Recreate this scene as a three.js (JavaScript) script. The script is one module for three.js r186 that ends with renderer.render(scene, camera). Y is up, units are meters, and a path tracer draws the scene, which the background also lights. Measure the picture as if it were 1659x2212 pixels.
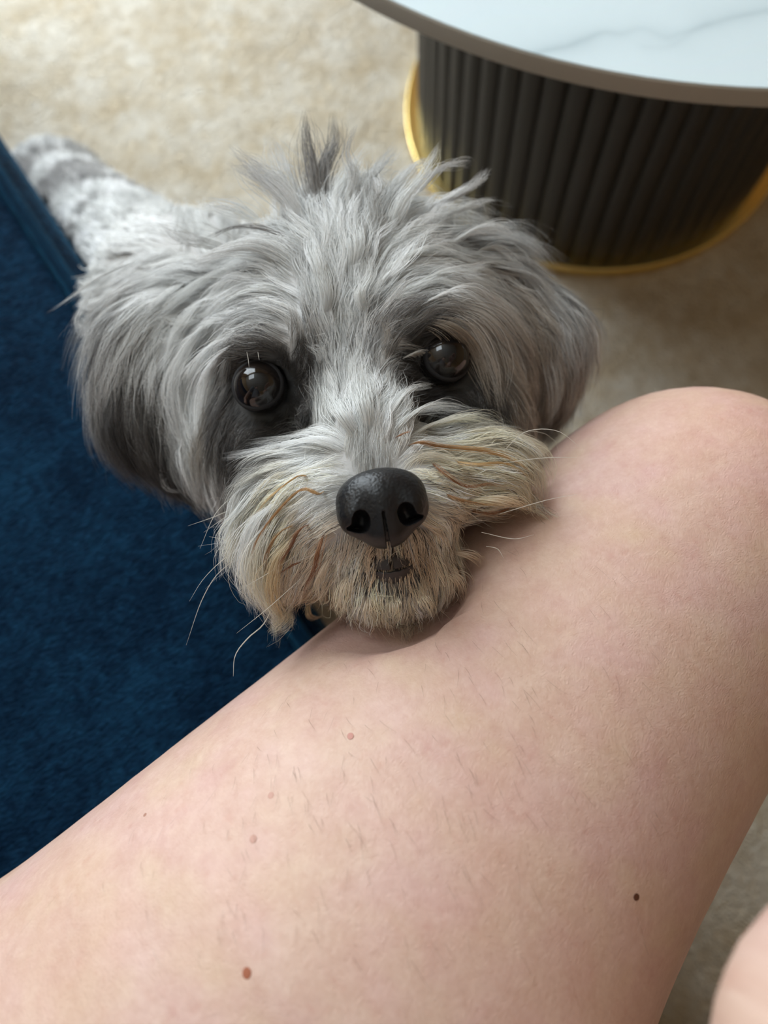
import * as THREE from 'three';
import { mergeGeometries } from 'three/addons/utils/BufferGeometryUtils.js';
import { RoundedBoxGeometry } from 'three/addons/geometries/RoundedBoxGeometry.js';
import { RectAreaLightUniformsLib } from 'three/addons/lights/RectAreaLightUniformsLib.js';

// ---------------------------------------------------------------- camera, sky, light, exposure
const W = 1659, HGT = 2212, FPX = 1661;
const scene = new THREE.Scene();
const camera = new THREE.PerspectiveCamera(2 * Math.atan(HGT / 2 / FPX) * 180 / Math.PI, W / HGT, 0.01, 30);
camera.position.set(0, 0.8, 0);
camera.rotation.set(-1.28256, 0, -0.16014);
camera.focus = 0.257; camera.userData.fStop = 6.8;
camera.updateMatrixWorld(true);
scene.add(camera);
const renderer = new THREE.WebGLRenderer();
renderer.toneMapping = THREE.LinearToneMapping;
renderer.toneMappingExposure = 1.0;
renderer.shadowMap.enabled = true;
RectAreaLightUniformsLib.init();
scene.background = new THREE.Color(0.80, 0.90, 1.0);
scene.backgroundIntensity = 2.0;
// daylight entering by a tall garden window in the far wall and by an unseen roof window added to brighten muzzle and floor
const WIN = { x0: -1.45, x1: -0.1, y0: 0.06, y1: 2.15, z: -1.7 }, ADDED_WIN = { x0: -1.35, x1: -0.3, z0: -1.5, z1: -0.6, y: 2.4 };
const SKYLIGHT = new THREE.Color(0.87, 0.955, 1.0);
const day = new THREE.RectAreaLight(SKYLIGHT, 7.2, WIN.x1 - WIN.x0 - 0.1, WIN.y1 - WIN.y0 - 0.1);
day.position.set((WIN.x0 + WIN.x1) / 2, (WIN.y0 + WIN.y1) / 2, WIN.z + 0.03);
day.lookAt(day.position.x, day.position.y, 0);
scene.add(day);
const day2 = new THREE.RectAreaLight(SKYLIGHT, 6.0, ADDED_WIN.x1 - ADDED_WIN.x0 - 0.1, ADDED_WIN.z1 - ADDED_WIN.z0 - 0.1);  // added overhead light that lifts the muzzle and carpet
day2.position.set((ADDED_WIN.x0 + ADDED_WIN.x1) / 2, ADDED_WIN.y - 0.01, (ADDED_WIN.z0 + ADDED_WIN.z1) / 2);
day2.rotation.x = -Math.PI / 2;
scene.add(day2);

// ---------------------------------------------------------------- helpers
const V = (x, y, z) => new THREE.Vector3(x, y, z);
function rng(seed) { let a = seed >>> 0; return () => { a = (a + 0x6D2B79F5) | 0; let t = Math.imul(a ^ (a >>> 15), 1 | a); t = (t + Math.imul(t ^ (t >>> 7), 61 | t)) ^ t; return ((t ^ (t >>> 14)) >>> 0) / 4294967296; }; }
function hash3(x, y, z) { let h = Math.imul(x | 0, 374761393) ^ Math.imul(y | 0, 668265263) ^ Math.imul(z | 0, 2147483647 - 1442695); h = Math.imul(h ^ (h >>> 13), 1274126177); return ((h ^ (h >>> 16)) >>> 0) / 4294967296; }
const sm = t => t * t * (3 - 2 * t), lerp = (a, b, t) => a + (b - a) * t, clamp = (x, a, b) => x < a ? a : x > b ? b : x;
function noise3(x, y, z) {
  const i = Math.floor(x), j = Math.floor(y), k = Math.floor(z), u = sm(x - i), v = sm(y - j), w = sm(z - k);
  return lerp(lerp(lerp(hash3(i, j, k), hash3(i + 1, j, k), u), lerp(hash3(i, j + 1, k), hash3(i + 1, j + 1, k), u), v),
    lerp(lerp(hash3(i, j, k + 1), hash3(i + 1, j, k + 1), u), lerp(hash3(i, j + 1, k + 1), hash3(i + 1, j + 1, k + 1), u), v), w) * 2 - 1;
}
// noise that repeats every p cells in x and y, for tiling textures
function tnoise(x, y, p, s) {
  const i = Math.floor(x), j = Math.floor(y), u = sm(x - i), v = sm(y - j), m = n => ((n % p) + p) % p;
  return lerp(lerp(hash3(m(i), m(j), s), hash3(m(i + 1), m(j), s), u), lerp(hash3(m(i), m(j + 1), s), hash3(m(i + 1), m(j + 1), s), u), v) * 2 - 1;
}
function tfbm(u, v, base, oct, s) { let r = 0, a = 0.5; for (let o = 0; o < oct; o++) { const p = base << o; r += a * tnoise(u * p, v * p, p, s + o); a *= 0.55; } return r; }
function texture(n, f, srgb) {
  const d = new Uint8Array(n * n * 4);
  for (let y = 0; y < n; y++) for (let x = 0; x < n; x++) { const c = f(x / n, y / n), o = (y * n + x) * 4; for (let k = 0; k < 3; k++) d[o + k] = clamp(Math.round((Array.isArray(c) ? c[k] : c) * 255), 0, 255); d[o + 3] = 255; }
  const t = new THREE.DataTexture(d, n, n); t.wrapS = t.wrapT = THREE.RepeatWrapping; t.magFilter = THREE.LinearFilter; t.minFilter = THREE.LinearMipmapLinearFilter; t.generateMipmaps = true;
  if (srgb) t.colorSpace = THREE.SRGBColorSpace; t.needsUpdate = true; return t;
}
const M = (o) => new THREE.MeshPhysicalMaterial(o);
// a point of the room from where the surveyed photograph shows it and its distance or height
const R3 = new THREE.Matrix3().setFromMatrix4(camera.matrixWorld), CAM = camera.position.clone();
const ray = (x, y) => V((x - W / 2) / FPX, -(y - HGT / 2) / FPX, -1).applyMatrix3(R3);
const Q = (x, y, d) => CAM.clone().addScaledVector(ray(x, y), d);
const HT = (x, y, h) => { const r = ray(x, y); return CAM.clone().addScaledVector(r, (h - CAM.y) / r.y); };
const taken = {};
function numbered(n) { const k = taken[n] = (taken[n] ?? -1) + 1; return k ? n + '_' + String(k).padStart(3, '0') : n; }
function tag(o, label, category, group, kind) { if (label) o.userData.label = label; if (category) o.userData.category = category; if (group) o.userData.group = group; if (kind) o.userData.kind = kind; return o; }
function mesh(name, g, m, parent) { const o = new THREE.Mesh(g, m); o.name = parent === scene ? numbered(name) : name; o.castShadow = o.receiveShadow = true; parent.add(o); return o; }
function thing(name, label, category, pos = [0, 0, 0]) { const o = new THREE.Group(); o.name = numbered(name); o.position.set(...pos); scene.add(o); return tag(o, label, category); }
function structure(name, g, m) { return tag(mesh(name, g, m, scene), null, null, null, 'structure'); }
function bake(g, x = 0, y = 0, z = 0) { g.translate(x, y, z); return g; }
function planarUV(g, s, ax = 0, ay = 2) { const p = g.attributes.position, uv = new Float32Array(p.count * 2); for (let i = 0; i < p.count; i++) { uv[2 * i] = p.getComponent(i, ax) / s; uv[2 * i + 1] = p.getComponent(i, ay) / s; } g.setAttribute('uv', new THREE.BufferAttribute(uv, 2)); return g; }
function boxUV(g, s) {
  const h = g.index ? g.toNonIndexed() : g, p = h.attributes.position, n = h.attributes.normal, uv = new Float32Array(p.count * 2);
  for (let i = 0; i < p.count; i++) { const a = Math.abs(n.getX(i)), b = Math.abs(n.getY(i)), c = Math.abs(n.getZ(i)); const [u, v] = b >= a && b >= c ? [p.getX(i), p.getZ(i)] : a >= c ? [p.getZ(i), p.getY(i)] : [p.getX(i), p.getY(i)]; uv[2 * i] = u / s; uv[2 * i + 1] = v / s; }
  h.setAttribute('uv', new THREE.BufferAttribute(uv, 2)); return h;
}
// surfaces of distance fields
function nets(f, lo, hi, h) {
  const nx = Math.ceil((hi.x - lo.x) / h) + 1, ny = Math.ceil((hi.y - lo.y) / h) + 1, nz = Math.ceil((hi.z - lo.z) / h) + 1;
  const val = new Float32Array(nx * ny * nz), id = (i, j, k) => i + nx * (j + ny * k), far = h * 6;
  // coarse skip: evaluate every 4th node first
  const C = 4, cx = Math.ceil(nx / C) + 1, cy = Math.ceil(ny / C) + 1, cz = Math.ceil(nz / C) + 1;
  for (let K = 0; K < cz; K++) for (let J = 0; J < cy; J++) for (let I = 0; I < cx; I++) {
    const i0 = I * C, j0 = J * C, k0 = K * C, d = f(lo.x + (i0 + 1.5) * h, lo.y + (j0 + 1.5) * h, lo.z + (k0 + 1.5) * h), full = Math.abs(d) < h * C * 2.2;
    for (let k = k0; k < Math.min(nz, k0 + C); k++) for (let j = j0; j < Math.min(ny, j0 + C); j++) for (let i = i0; i < Math.min(nx, i0 + C); i++)
      val[id(i, j, k)] = full ? f(lo.x + i * h, lo.y + j * h, lo.z + k * h) : d;
  }
  const vid = new Int32Array(nx * ny * nz).fill(-1), pos = [], idx = [];
  const E = [[0, 1], [2, 3], [4, 5], [6, 7], [0, 2], [1, 3], [4, 6], [5, 7], [0, 4], [1, 5], [2, 6], [3, 7]], v8 = new Float32Array(8);
  for (let k = 0; k < nz - 1; k++) for (let j = 0; j < ny - 1; j++) for (let i = 0; i < nx - 1; i++) {
    let m = 0; for (let c = 0; c < 8; c++) { v8[c] = val[id(i + (c & 1), j + ((c >> 1) & 1), k + (c >> 2))]; if (v8[c] < 0) m |= 1 << c; }
    if (m === 0 || m === 255) continue;
    let x = 0, y = 0, z = 0, n = 0;
    for (const [a, b] of E) { if ((v8[a] < 0) === (v8[b] < 0)) continue; const t = v8[a] / (v8[a] - v8[b]); x += lerp(a & 1, b & 1, t); y += lerp((a >> 1) & 1, (b >> 1) & 1, t); z += lerp(a >> 2, b >> 2, t); n++; }
    vid[id(i, j, k)] = pos.length / 3; pos.push(lo.x + (i + x / n) * h, lo.y + (j + y / n) * h, lo.z + (k + z / n) * h);
  }
  const quad = (a, b, c, d, flip) => { if (a < 0 || b < 0 || c < 0 || d < 0) return; if (flip) idx.push(a, c, b, a, d, c); else idx.push(a, b, c, a, c, d); };
  for (let k = 1; k < nz - 1; k++) for (let j = 1; j < ny - 1; j++) for (let i = 1; i < nx - 1; i++) {
    const s = val[id(i, j, k)] < 0;
    if (s !== (val[id(i + 1, j, k)] < 0)) quad(vid[id(i, j - 1, k - 1)], vid[id(i, j, k - 1)], vid[id(i, j, k)], vid[id(i, j - 1, k)], !s);
    if (s !== (val[id(i, j + 1, k)] < 0)) quad(vid[id(i - 1, j, k - 1)], vid[id(i - 1, j, k)], vid[id(i, j, k)], vid[id(i, j, k - 1)], !s);
    if (s !== (val[id(i, j, k + 1)] < 0)) quad(vid[id(i - 1, j - 1, k)], vid[id(i, j - 1, k)], vid[id(i, j, k)], vid[id(i - 1, j, k)], !s);
  }
  const P = new Float32Array(pos), N = new Float32Array(pos.length), g3 = [0, 0, 0];
  for (let i = 0; i < P.length; i += 3) {
    for (let it = 0; it < 2; it++) { grad(f, P[i], P[i + 1], P[i + 2], h * 0.3, g3); const d = clamp(f(P[i], P[i + 1], P[i + 2]), -h * 0.5, h * 0.5); P[i] -= g3[0] * d; P[i + 1] -= g3[1] * d; P[i + 2] -= g3[2] * d; }
    grad(f, P[i], P[i + 1], P[i + 2], h * 0.5, g3); N.set(g3, i);
  }
  const g = new THREE.BufferGeometry(); g.setAttribute('position', new THREE.BufferAttribute(P, 3)); g.setAttribute('normal', new THREE.BufferAttribute(N, 3)); g.setIndex(idx); return g;
}
function grad(f, x, y, z, e, o) { const a = f(x + e, y, z) - f(x - e, y, z), b = f(x, y + e, z) - f(x, y - e, z), c = f(x, y, z + e) - f(x, y, z - e), l = Math.hypot(a, b, c) || 1; o[0] = a / l; o[1] = b / l; o[2] = c / l; return o; }
const smin = (a, b, k) => { const h = Math.max(k - Math.abs(a - b), 0) / k; return Math.min(a, b) - h * h * k * 0.25; };
function cone(x, y, z, a, b, ra, rb) { const bx = b.x - a.x, by = b.y - a.y, bz = b.z - a.z, px = x - a.x, py = y - a.y, pz = z - a.z, t = clamp((px * bx + py * by + pz * bz) / (bx * bx + by * by + bz * bz), 0, 1); return Math.hypot(px - bx * t, py - by * t, pz - bz * t) - lerp(ra, rb, t); }
function ell(x, y, z, cx, cy, cz, rx, ry, rz) { x -= cx; y -= cy; z -= cz; const k0 = Math.hypot(x / rx, y / ry, z / rz), k1 = Math.hypot(x / rx / rx, y / ry / ry, z / rz / rz); return k1 < 1e-9 ? -Math.min(rx, ry, rz) : k0 * (k0 - 1) / k1; }
function offset(g, base) { g.translate(-base.x, -base.y, -base.z); return g; }
// strands of hair as narrow tapering ribbons, gathered into one geometry
class HairGeo {
  constructor() { this.p = []; this.n = []; this.c = []; this.i = []; }
  add(pts, nrm, w, c0, c1, tip = 0.12) { // w: half width at the root
    const b = this.p.length / 3, k = pts.length; const t = V(), s = V(), nn = V();
    for (let j = 0; j < k; j++) {
      t.subVectors(pts[Math.min(k - 1, j + 1)], pts[Math.max(0, j - 1)]).normalize(); s.crossVectors(t, nrm); if (s.lengthSq() < 1e-6) s.set(t.y, -t.x, 0.01); s.normalize(); nn.crossVectors(s, t).normalize();
      const f = j / (k - 1), ww = w * (f < 0.55 ? lerp(0.55, 1, Math.min(1, f * 4)) : lerp(1, tip, (f - 0.55) / 0.45));
      for (const e of [-1, 1]) { this.p.push(pts[j].x + s.x * ww * e, pts[j].y + s.y * ww * e, pts[j].z + s.z * ww * e); const m = 0.75 * e, l = 1 / Math.hypot(1, m); this.n.push((nn.x + s.x * m) * l, (nn.y + s.y * m) * l, (nn.z + s.z * m) * l); for (let q = 0; q < 3; q++) this.c.push(lerp(c0[q], c1[q], f)); }
      if (j) { const a = b + 2 * (j - 1); this.i.push(a, a + 1, a + 2, a + 1, a + 3, a + 2); }
    }
  }
  build(base) {
    const g = new THREE.BufferGeometry(), P = new Float32Array(this.p);
    g.setAttribute('position', new THREE.BufferAttribute(P, 3)); g.setAttribute('normal', new THREE.BufferAttribute(new Float32Array(this.n), 3)); g.setAttribute('color', new THREE.BufferAttribute(new Float32Array(this.c), 3)); g.setIndex(this.i);
    return offset(g, base);
  }
}
// ---------------------------------------------------------------- the room
const X0 = -2.2, X1 = 2.6, Z0 = -1.7, Z1 = 2.2, CEIL = 2.4, TH = 0.15;
const carpetTex = texture(1024, (u, v) => {
  const w1 = tfbm(u, v, 5, 3, 11), w2 = tfbm(u, v, 7, 3, 23);
  const a = tfbm(u + w1 * 0.03, v + w2 * 0.03, 9, 5, 31), b = tfbm(u, v, 26, 4, 41), c = tnoise(u * 256, v * 256, 256, 51), d = tnoise(u * 120, v * 120, 120, 57);
  const t = clamp(0.52 + a * 0.8 + b * 0.5 + c * 0.10 + d * 0.12, 0, 1), w = clamp(0.5 + tfbm(u, v, 6, 3, 77) * 1.2, 0, 1);
  return [lerp(0.835, 0.94, t), lerp(lerp(0.775, 0.76, w), 0.905, t), lerp(lerp(0.675, 0.635, w), 0.84, t)];
}, true);
const carpetBump = texture(1024, (u, v) => 0.5 + 0.35 * tnoise(u * 170, v * 170, 170, 61) + 0.25 * tnoise(u * 340, v * 340, 340, 63) + 0.3 * tfbm(u, v, 20, 3, 67));
const carpetMat = M({ map: carpetTex, bumpMap: carpetBump, bumpScale: 0.006, roughness: 0.95, sheen: 0.3, sheenColor: new THREE.Color(0.9, 0.85, 0.75) });
const floor = structure('floor', planarUV(bake(new THREE.BoxGeometry(X1 - X0 + 2 * TH, 0.1, Z1 - Z0 + 2 * TH), (X0 + X1) / 2, -0.05, (Z0 + Z1) / 2), 0.33), carpetMat);
tag(floor, 'mottled beige cut pile carpet covering the floor');
const plasterBump = texture(256, (u, v) => 0.5 + 0.5 * tfbm(u, v, 32, 3, 91));
const wallMat = M({ color: 0xd2b285, roughness: 0.9, bumpMap: plasterBump, bumpScale: 0.0004 });
const ceilMat = M({ color: 0xe0e0dc, roughness: 0.95 });
const trimMat = M({ color: 0xf0eee8, roughness: 0.5 });
const slab = (x0, x1, y0, y1, z0, z1) => boxUV(bake(new THREE.BoxGeometry(x1 - x0, y1 - y0, z1 - z0), (x0 + x1) / 2, (y0 + y1) / 2, (z0 + z1) / 2), 0.5);
structure('ceiling', mergeGeometries([slab(X0 - TH, ADDED_WIN.x0, CEIL, CEIL + 0.1, Z0 - TH, Z1 + TH), slab(ADDED_WIN.x1, X1 + TH, CEIL, CEIL + 0.1, Z0 - TH, Z1 + TH), slab(ADDED_WIN.x0, ADDED_WIN.x1, CEIL, CEIL + 0.1, Z0 - TH, ADDED_WIN.z0), slab(ADDED_WIN.x0, ADDED_WIN.x1, CEIL, CEIL + 0.1, ADDED_WIN.z1, Z1 + TH)]), ceilMat);
structure('wall_left', slab(X0 - TH, X0, 0, CEIL, Z0, Z1), wallMat);
structure('wall_right', slab(X1, X1 + TH, 0, CEIL, Z0, Z1), wallMat);
structure('wall_front', slab(X0 - TH, X1 + TH, 0, CEIL, Z1, Z1 + TH), wallMat);
structure('wall_back', mergeGeometries([slab(X0 - TH, WIN.x0, 0, CEIL, Z0 - TH, Z0), slab(WIN.x1, X1 + TH, 0, CEIL, Z0 - TH, Z0), slab(WIN.x0, WIN.x1, 0, WIN.y0, Z0 - TH, Z0), slab(WIN.x0, WIN.x1, WIN.y1, CEIL, Z0 - TH, Z0)]), wallMat);
structure('baseboard_left', slab(X0, X0 + 0.015, 0, 0.12, Z0, Z1), trimMat);
structure('baseboard_right', slab(X1 - 0.015, X1, 0, 0.12, Z0, Z1), trimMat);
structure('baseboard_back', mergeGeometries([slab(X0 + 0.015, WIN.x0 - 0.05, 0, 0.12, Z0, Z0 + 0.015), slab(WIN.x1 + 0.05, X1 - 0.015, 0, 0.12, Z0, Z0 + 0.015)]), trimMat);
const glass = M({ color: 0xffffff, transmission: 1, thickness: 0, roughness: 0, ior: 1.5 });
function garden(name, a0, a1, y0, y1, put) { // frame bars and panes along one axis; put() turns spans into slabs of that wall
  const w = new THREE.Group(); w.name = name; w.userData.kind = 'structure'; scene.add(w); const b = 0.05, m = (a0 + a1) / 2;
  mesh('frame', mergeGeometries([put(a0, a1, y0, y0 + b, 0.03), put(a0, a1, y1 - b, y1, 0.03), put(a0, a0 + b, y0 + b, y1 - b, 0.03), put(a1 - b, a1, y0 + b, y1 - b, 0.03), put(m - b / 2, m + b / 2, y0 + b, y1 - b, 0.03)]), trimMat, w);
  for (const [p, q] of [[a0 + b, m - b / 2], [m + b / 2, a1 - b]]) mesh('pane', put(p, q, y0 + b, y1 - b, 0.003), glass, w);
}
garden('window_1', WIN.x0, WIN.x1, WIN.y0, WIN.y1, (a, b, c, d, t) => slab(a, b, c, d, Z0 - 0.09 - t, Z0 - 0.09 + t));
garden('added_window_2', ADDED_WIN.x0, ADDED_WIN.x1, ADDED_WIN.z0, ADDED_WIN.z1, (a, b, c, d, t) => slab(a, b, CEIL + 0.06 - t, CEIL + 0.06 + t, c, d));  // made-up roof window, added to carry the overhead light
// ---------------------------------------------------------------- coffee table
{
  const C = V(0.3387, 0, -0.7089), RT = 0.4217, HTOP = 0.46, THK = 0.0135, RD = 0.219, RR = 0.2353;
  const t = thing('coffee_table', 'round coffee table with white marble top, dark fluted drum base and gold ring', 'table', [C.x, 0, C.z]);
  // veins given as lines across the slab
  const vein = [[1750, -20], [1659, 22], [1600, 34], [1530, 50], [1465, 68], [1400, 76], [1330, 84], [1260, 98], [1190, 112], [1120, 120]].map(([x, y]) => HT(x, y, HTOP).sub(C));
  const vein2 = [[1530, 50], [1500, 62], [1480, 80], [1440, 100], [1410, 108]].map(([x, y]) => HT(x, y, HTOP).sub(C));
  const vein3 = [V(-0.3, 0, 0.1), V(-0.1, 0, -0.02), V(0.02, 0, -0.12), V(0.1, 0, -0.25), V(0.28, 0, -0.3)];
  const seg = (px, pz, a, b) => { const dx = b.x - a.x, dz = b.z - a.z, k = clamp(((px - a.x) * dx + (pz - a.z) * dz) / (dx * dx + dz * dz), 0, 1); return Math.hypot(px - a.x - dx * k, pz - a.z - dz * k); };
  const near = (px, pz, l) => { let m = 9; for (let i = 0; i + 1 < l.length; i++) m = Math.min(m, seg(px, pz, l[i], l[i + 1])); return m; };
  const marble = texture(1024, (u, v) => {
    let x = (u - 0.5) * 2 * RT, z = (v - 0.5) * 2 * RT;
    const nx = noise3(x * 30, z * 30, 1) * 0.006 + noise3(x * 90, z * 90, 2) * 0.0025, nz = noise3(x * 30, z * 30, 5) * 0.006 + noise3(x * 90, z * 90, 6) * 0.0025;
    const d = near(x + nx, z + nz, vein), d2 = near(x + nx, z + nz, vein2), d3 = near(x + nx, z + nz, vein3);
    let k = 0.2 * Math.exp(-d / 0.003) + 0.14 * Math.exp(-d / 0.012) + 0.15 * Math.exp(-d2 / 0.003) + 0.25 * Math.exp(-d3 / 0.003) + 0.08 * Math.exp(-d3 / 0.015);
    k *= 0.75 + 0.5 * noise3(x * 20, z * 20, 9); k += 0.02 * noise3(x * 12, z * 12, 3);
    return [0.89 - 0.40 * k, 0.955 - 0.38 * k, 0.985 - 0.37 * k];
  }, true);
  const topMat = M({ map: marble, roughness: 0.16, ior: 1.5, clearcoat: 0.4, clearcoatRoughness: 0.08 });
  const topG = new THREE.CylinderGeometry(RT - 0.0012, RT - 0.0012, 0.004, 160, 1); topG.translate(0, HTOP - 0.002, 0); planarUV(topG, 2 * RT); { const uv = topG.attributes.uv; for (let i = 0; i < uv.count; i++) uv.setXY(i, uv.getX(i) + 0.5, uv.getY(i) + 0.5); }
  mesh('marble_top', topG, topMat, t);
  const rim = [[0.0, -THK], [RT - 0.0015, -THK], [RT, -THK + 0.0015], [RT, -0.0016], [RT - 0.0008, -0.0008], [RT - 0.0012, -0.0006], [RT - 0.0013, -0.0042], [0, -0.0042]].map(([r, y]) => new THREE.Vector2(r, HTOP + y));
  mesh('rim', new THREE.LatheGeometry(rim, 160), M({ color: new THREE.Color(0.42, 0.385, 0.33), roughness: 0.42 }), t);
  const drumMat = M({ color: new THREE.Color(0.024, 0.020, 0.019), roughness: 0.45, bumpMap: texture(256, (u, v) => 0.5 + 0.5 * tfbm(u, v * 0.1, 32, 3, 5)), bumpScale: 0.0002 });
  mesh('drum', bake(new THREE.CylinderGeometry(RD - 0.006, RD - 0.006, HTOP - THK - 0.012, 96), 0, (HTOP - THK + 0.012) / 2, 0), drumMat, t);
  // one rounded flute, sixty times round the drum
  const NF = 60, fw = 2 * Math.PI * (RD - 0.004) / NF, sh = new THREE.Shape();
  sh.moveTo(-fw / 2, -0.004); for (let i = 0; i <= 10; i++) { const a = Math.PI * i / 10; sh.lineTo(-Math.cos(a) * fw / 2, Math.sin(a) * 0.0075 - 0.0005); } sh.lineTo(fw / 2, -0.004);
  const fg = new THREE.ExtrudeGeometry(sh, { depth: HTOP - THK - 0.016, bevelEnabled: false, curveSegments: 1 }); fg.rotateX(-Math.PI / 2); fg.rotateY(Math.PI); fg.translate(0, 0.016, RD - 0.006); 
  for (let i = 0; i < NF; i++) { const f = mesh('flute', fg, drumMat, t); f.rotation.y = 2 * Math.PI * i / NF; }
  const ring = [[RD - 0.02, 0.001], [RR - 0.001, 0.001], [RR, 0.002], [RR, 0.014], [RR - 0.002, 0.0165], [RD - 0.02, 0.0165]].map(([r, y]) => new THREE.Vector2(r, y));
  mesh('gold_ring', new THREE.LatheGeometry(ring, 160), M({ color: new THREE.Color(0.86, 0.66, 0.26), metalness: 1, roughness: 0.2 }), t).userData.label = 'polished gold plinth ring';
}
// ---------------------------------------------------------------- sofa
const SEAT = 0.41;
const sofaA = HT(0, 380, SEAT), sofaB = HT(170, 640, SEAT), ST = sofaB.clone().sub(sofaA).setY(0).normalize(), SN = V(ST.z, 0, -ST.x); // along the front, and out of it
if (SN.dot(V(1, 0, -1)) < 0) SN.negate();
const sofaBox = (x, y, z) => Math.max((x - sofaA.x) * SN.x + (z - sofaA.z) * SN.z - 0.0125, y - SEAT - 0.001, SEAT - 0.168 - y);
{
  const base = sofaA.clone().addScaledVector(ST, 0.15).setY(0);
  const s = thing('sofa', 'navy blue velvet sofa with piped seat cushion beside the dog', 'sofa', base.toArray());
  s.rotation.y = Math.atan2(SN.x, SN.z); // local +z is out of the front, local x along it
  const vel = texture(1024, (u, v) => { const w = tfbm(u, v, 6, 3, 3); const a = tfbm(u + w * 0.06, v + w * 0.04, 8, 5, 7), b = tnoise(u * 330, v * 90, 330, 17) , c = tfbm(u, v, 60, 3, 19), t = clamp(0.5 + a * 0.45 + 0.25 * b + c * 0.6, 0, 1); return [lerp(0.008, 0.05, t), lerp(0.09, 0.18, t), lerp(0.165, 0.275, t)]; }, true);
  const velB = texture(1024, (u, v) => 0.5 + 0.3 * tnoise(u * 300, v * 110, 300, 21) + 0.4 * tfbm(u, v, 40, 4, 23));
  const velvet = M({ map: vel, bumpMap: velB, bumpScale: 0.0012, roughness: 0.85, sheen: 1.0, sheenColor: new THREE.Color(0.04, 0.22, 0.40), sheenRoughness: 0.35, specularIntensity: 0.12 });
  const L = 2.1, D = 0.66;
  const rb = (w, h, d, r, x, y, z) => boxUV(bake(new RoundedBoxGeometry(w, h, d, 5, r), x, y, z), 0.22);
  mesh('seat_cushion', rb(L - 0.5, 0.16, D, 0.03, 0, SEAT - 0.083, -D / 2 + 0.011), velvet, s);
  for (const y of [SEAT - 0.004, SEAT - 0.162]) mesh('piping', bake(new THREE.CylinderGeometry(0.0055, 0.0055, L - 0.52, 10).rotateZ(Math.PI / 2), 0, y, -0.001), velvet, s);
  mesh('front_rail', rb(L - 0.26, 0.15, D, 0.012, 0, 0.17, -D / 2 - 0.06), velvet, s);
  mesh('backrest', rb(L - 0.3, 0.5, 0.22, 0.06, 0, 0.62, -D - 0.08), velvet, s);
  for (const x of [-1, 1]) mesh('armrest', rb(0.25, 0.62, D + 0.2, 0.05, x * (L / 2 - 0.125), 0.41, -D / 2 - 0.09), velvet, s);
  const lg = new THREE.CylinderGeometry(0.022, 0.014, 0.1, 16); lg.translate(0, 0.05, 0);
  for (const x of [-1, 1]) for (const z of [-0.06, -D + 0.02]) mesh('leg', lg, M({ color: 0x2a1c14, roughness: 0.5 }), s).position.set(x * (L / 2 - 0.1), 0, z);
}
// ---------------------------------------------------------------- person sitting on the sofa: thigh and knee in view
const skinUVscale = 0.09;
const skinMap = texture(1024, (u, v) => {
  const w = tfbm(u, v, 8, 3, 101) * 0.02, a = tfbm(u + w, v - w, 10, 4, 103), b = tfbm(u, v, 40, 3, 107), p = tfbm(u + w, v + w, 90, 2, 109);
  const line = Math.pow(1 - Math.abs(tfbm(u * 1 + w * 2, v, 48, 2, 113)) * 2, 6) * 0.5, dot = Math.max(0, tnoise(u * 34, v * 34, 34, 117) - 0.62) * 1.6;
  const t = a * 0.30 + b * 0.26 + p * 0.20 - line * 0.06, y = tfbm(u, v, 7, 3, 131) * 0.5;
  return [0.81 + t * 0.08 - dot * 0.02, 0.678 + t * 0.11 + y * 0.03 - dot * 0.04, 0.618 + t * 0.11 - y * 0.03 - dot * 0.04];
}, true);
const skinBump = texture(1024, (u, v) => { const w = tfbm(u, v, 12, 2, 141) * 0.02; return 0.5 + 0.30 * tfbm(u + w, v, 64, 3, 143) + 0.22 * (1 - Math.abs(tfbm(u + w, v - w, 90, 2, 147)) * 3); });
const skinMat = M({ map: skinMap, bumpMap: skinBump, bumpScale: 0.00014, roughness: 0.52, specularIntensity: 0.55, sheen: 0.35, sheenColor: new THREE.Color(1.0, 0.75, 0.65), sheenRoughness: 0.5, vertexColors: true });
const HIP = Q(170, 2680, 0.275), T1 = Q(645, 2200, 0.270), T2 = Q(965, 1790, 0.295), T3 = Q(1290, 1400, 0.325), KNEE = Q(1490, 1180, 0.338);
const ANKLE = V(KNEE.x - 0.05, 0.085, KNEE.z + 0.07), FWD = V(SN.x, 0, SN.z), SIDE = V(-FWD.z, 0, FWD.x);
const CALF = KNEE.clone().lerp(ANKLE, 0.32).addScaledVector(FWD, -0.025), TOE = ANKLE.clone().addScaledVector(FWD, 0.16).setY(0.022), HEEL = ANKLE.clone().addScaledVector(FWD, -0.035).setY(0.035);
const HIP2 = HIP.clone().addScaledVector(SIDE, 0.2), KNEE2 = HIP2.clone().addScaledVector(FWD, 0.36).addScaledVector(SIDE, 0.3).setY(0.5), ANKLE2 = V(KNEE2.x + 0.02, 0.085, KNEE2.z + 0.03), TOE2 = ANKLE2.clone().addScaledVector(FWD, 0.16).setY(0.022);
const PELVIS = HIP.clone().add(HIP2).multiplyScalar(0.5).addScaledVector(FWD, -0.08).setY(0.56), CHEST = PELVIS.clone().addScaledVector(FWD, 0.02).setY(0.86);
const SHO = CHEST.clone().addScaledVector(SIDE, 0.17).setY(0.93), ELB = Q(1700, 3350, 0.2), WRI = Q(2380, 2010, 0.115), ARM = Q(2130, 2440, 0.12);
const CHIN = Q(838, 1262, 0.272); const NECKP = CHEST.clone().setY(1.0).addScaledVector(FWD, 0.02), HEADP = CHEST.clone().setY(1.15).addScaledVector(FWD, 0.055);
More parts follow.
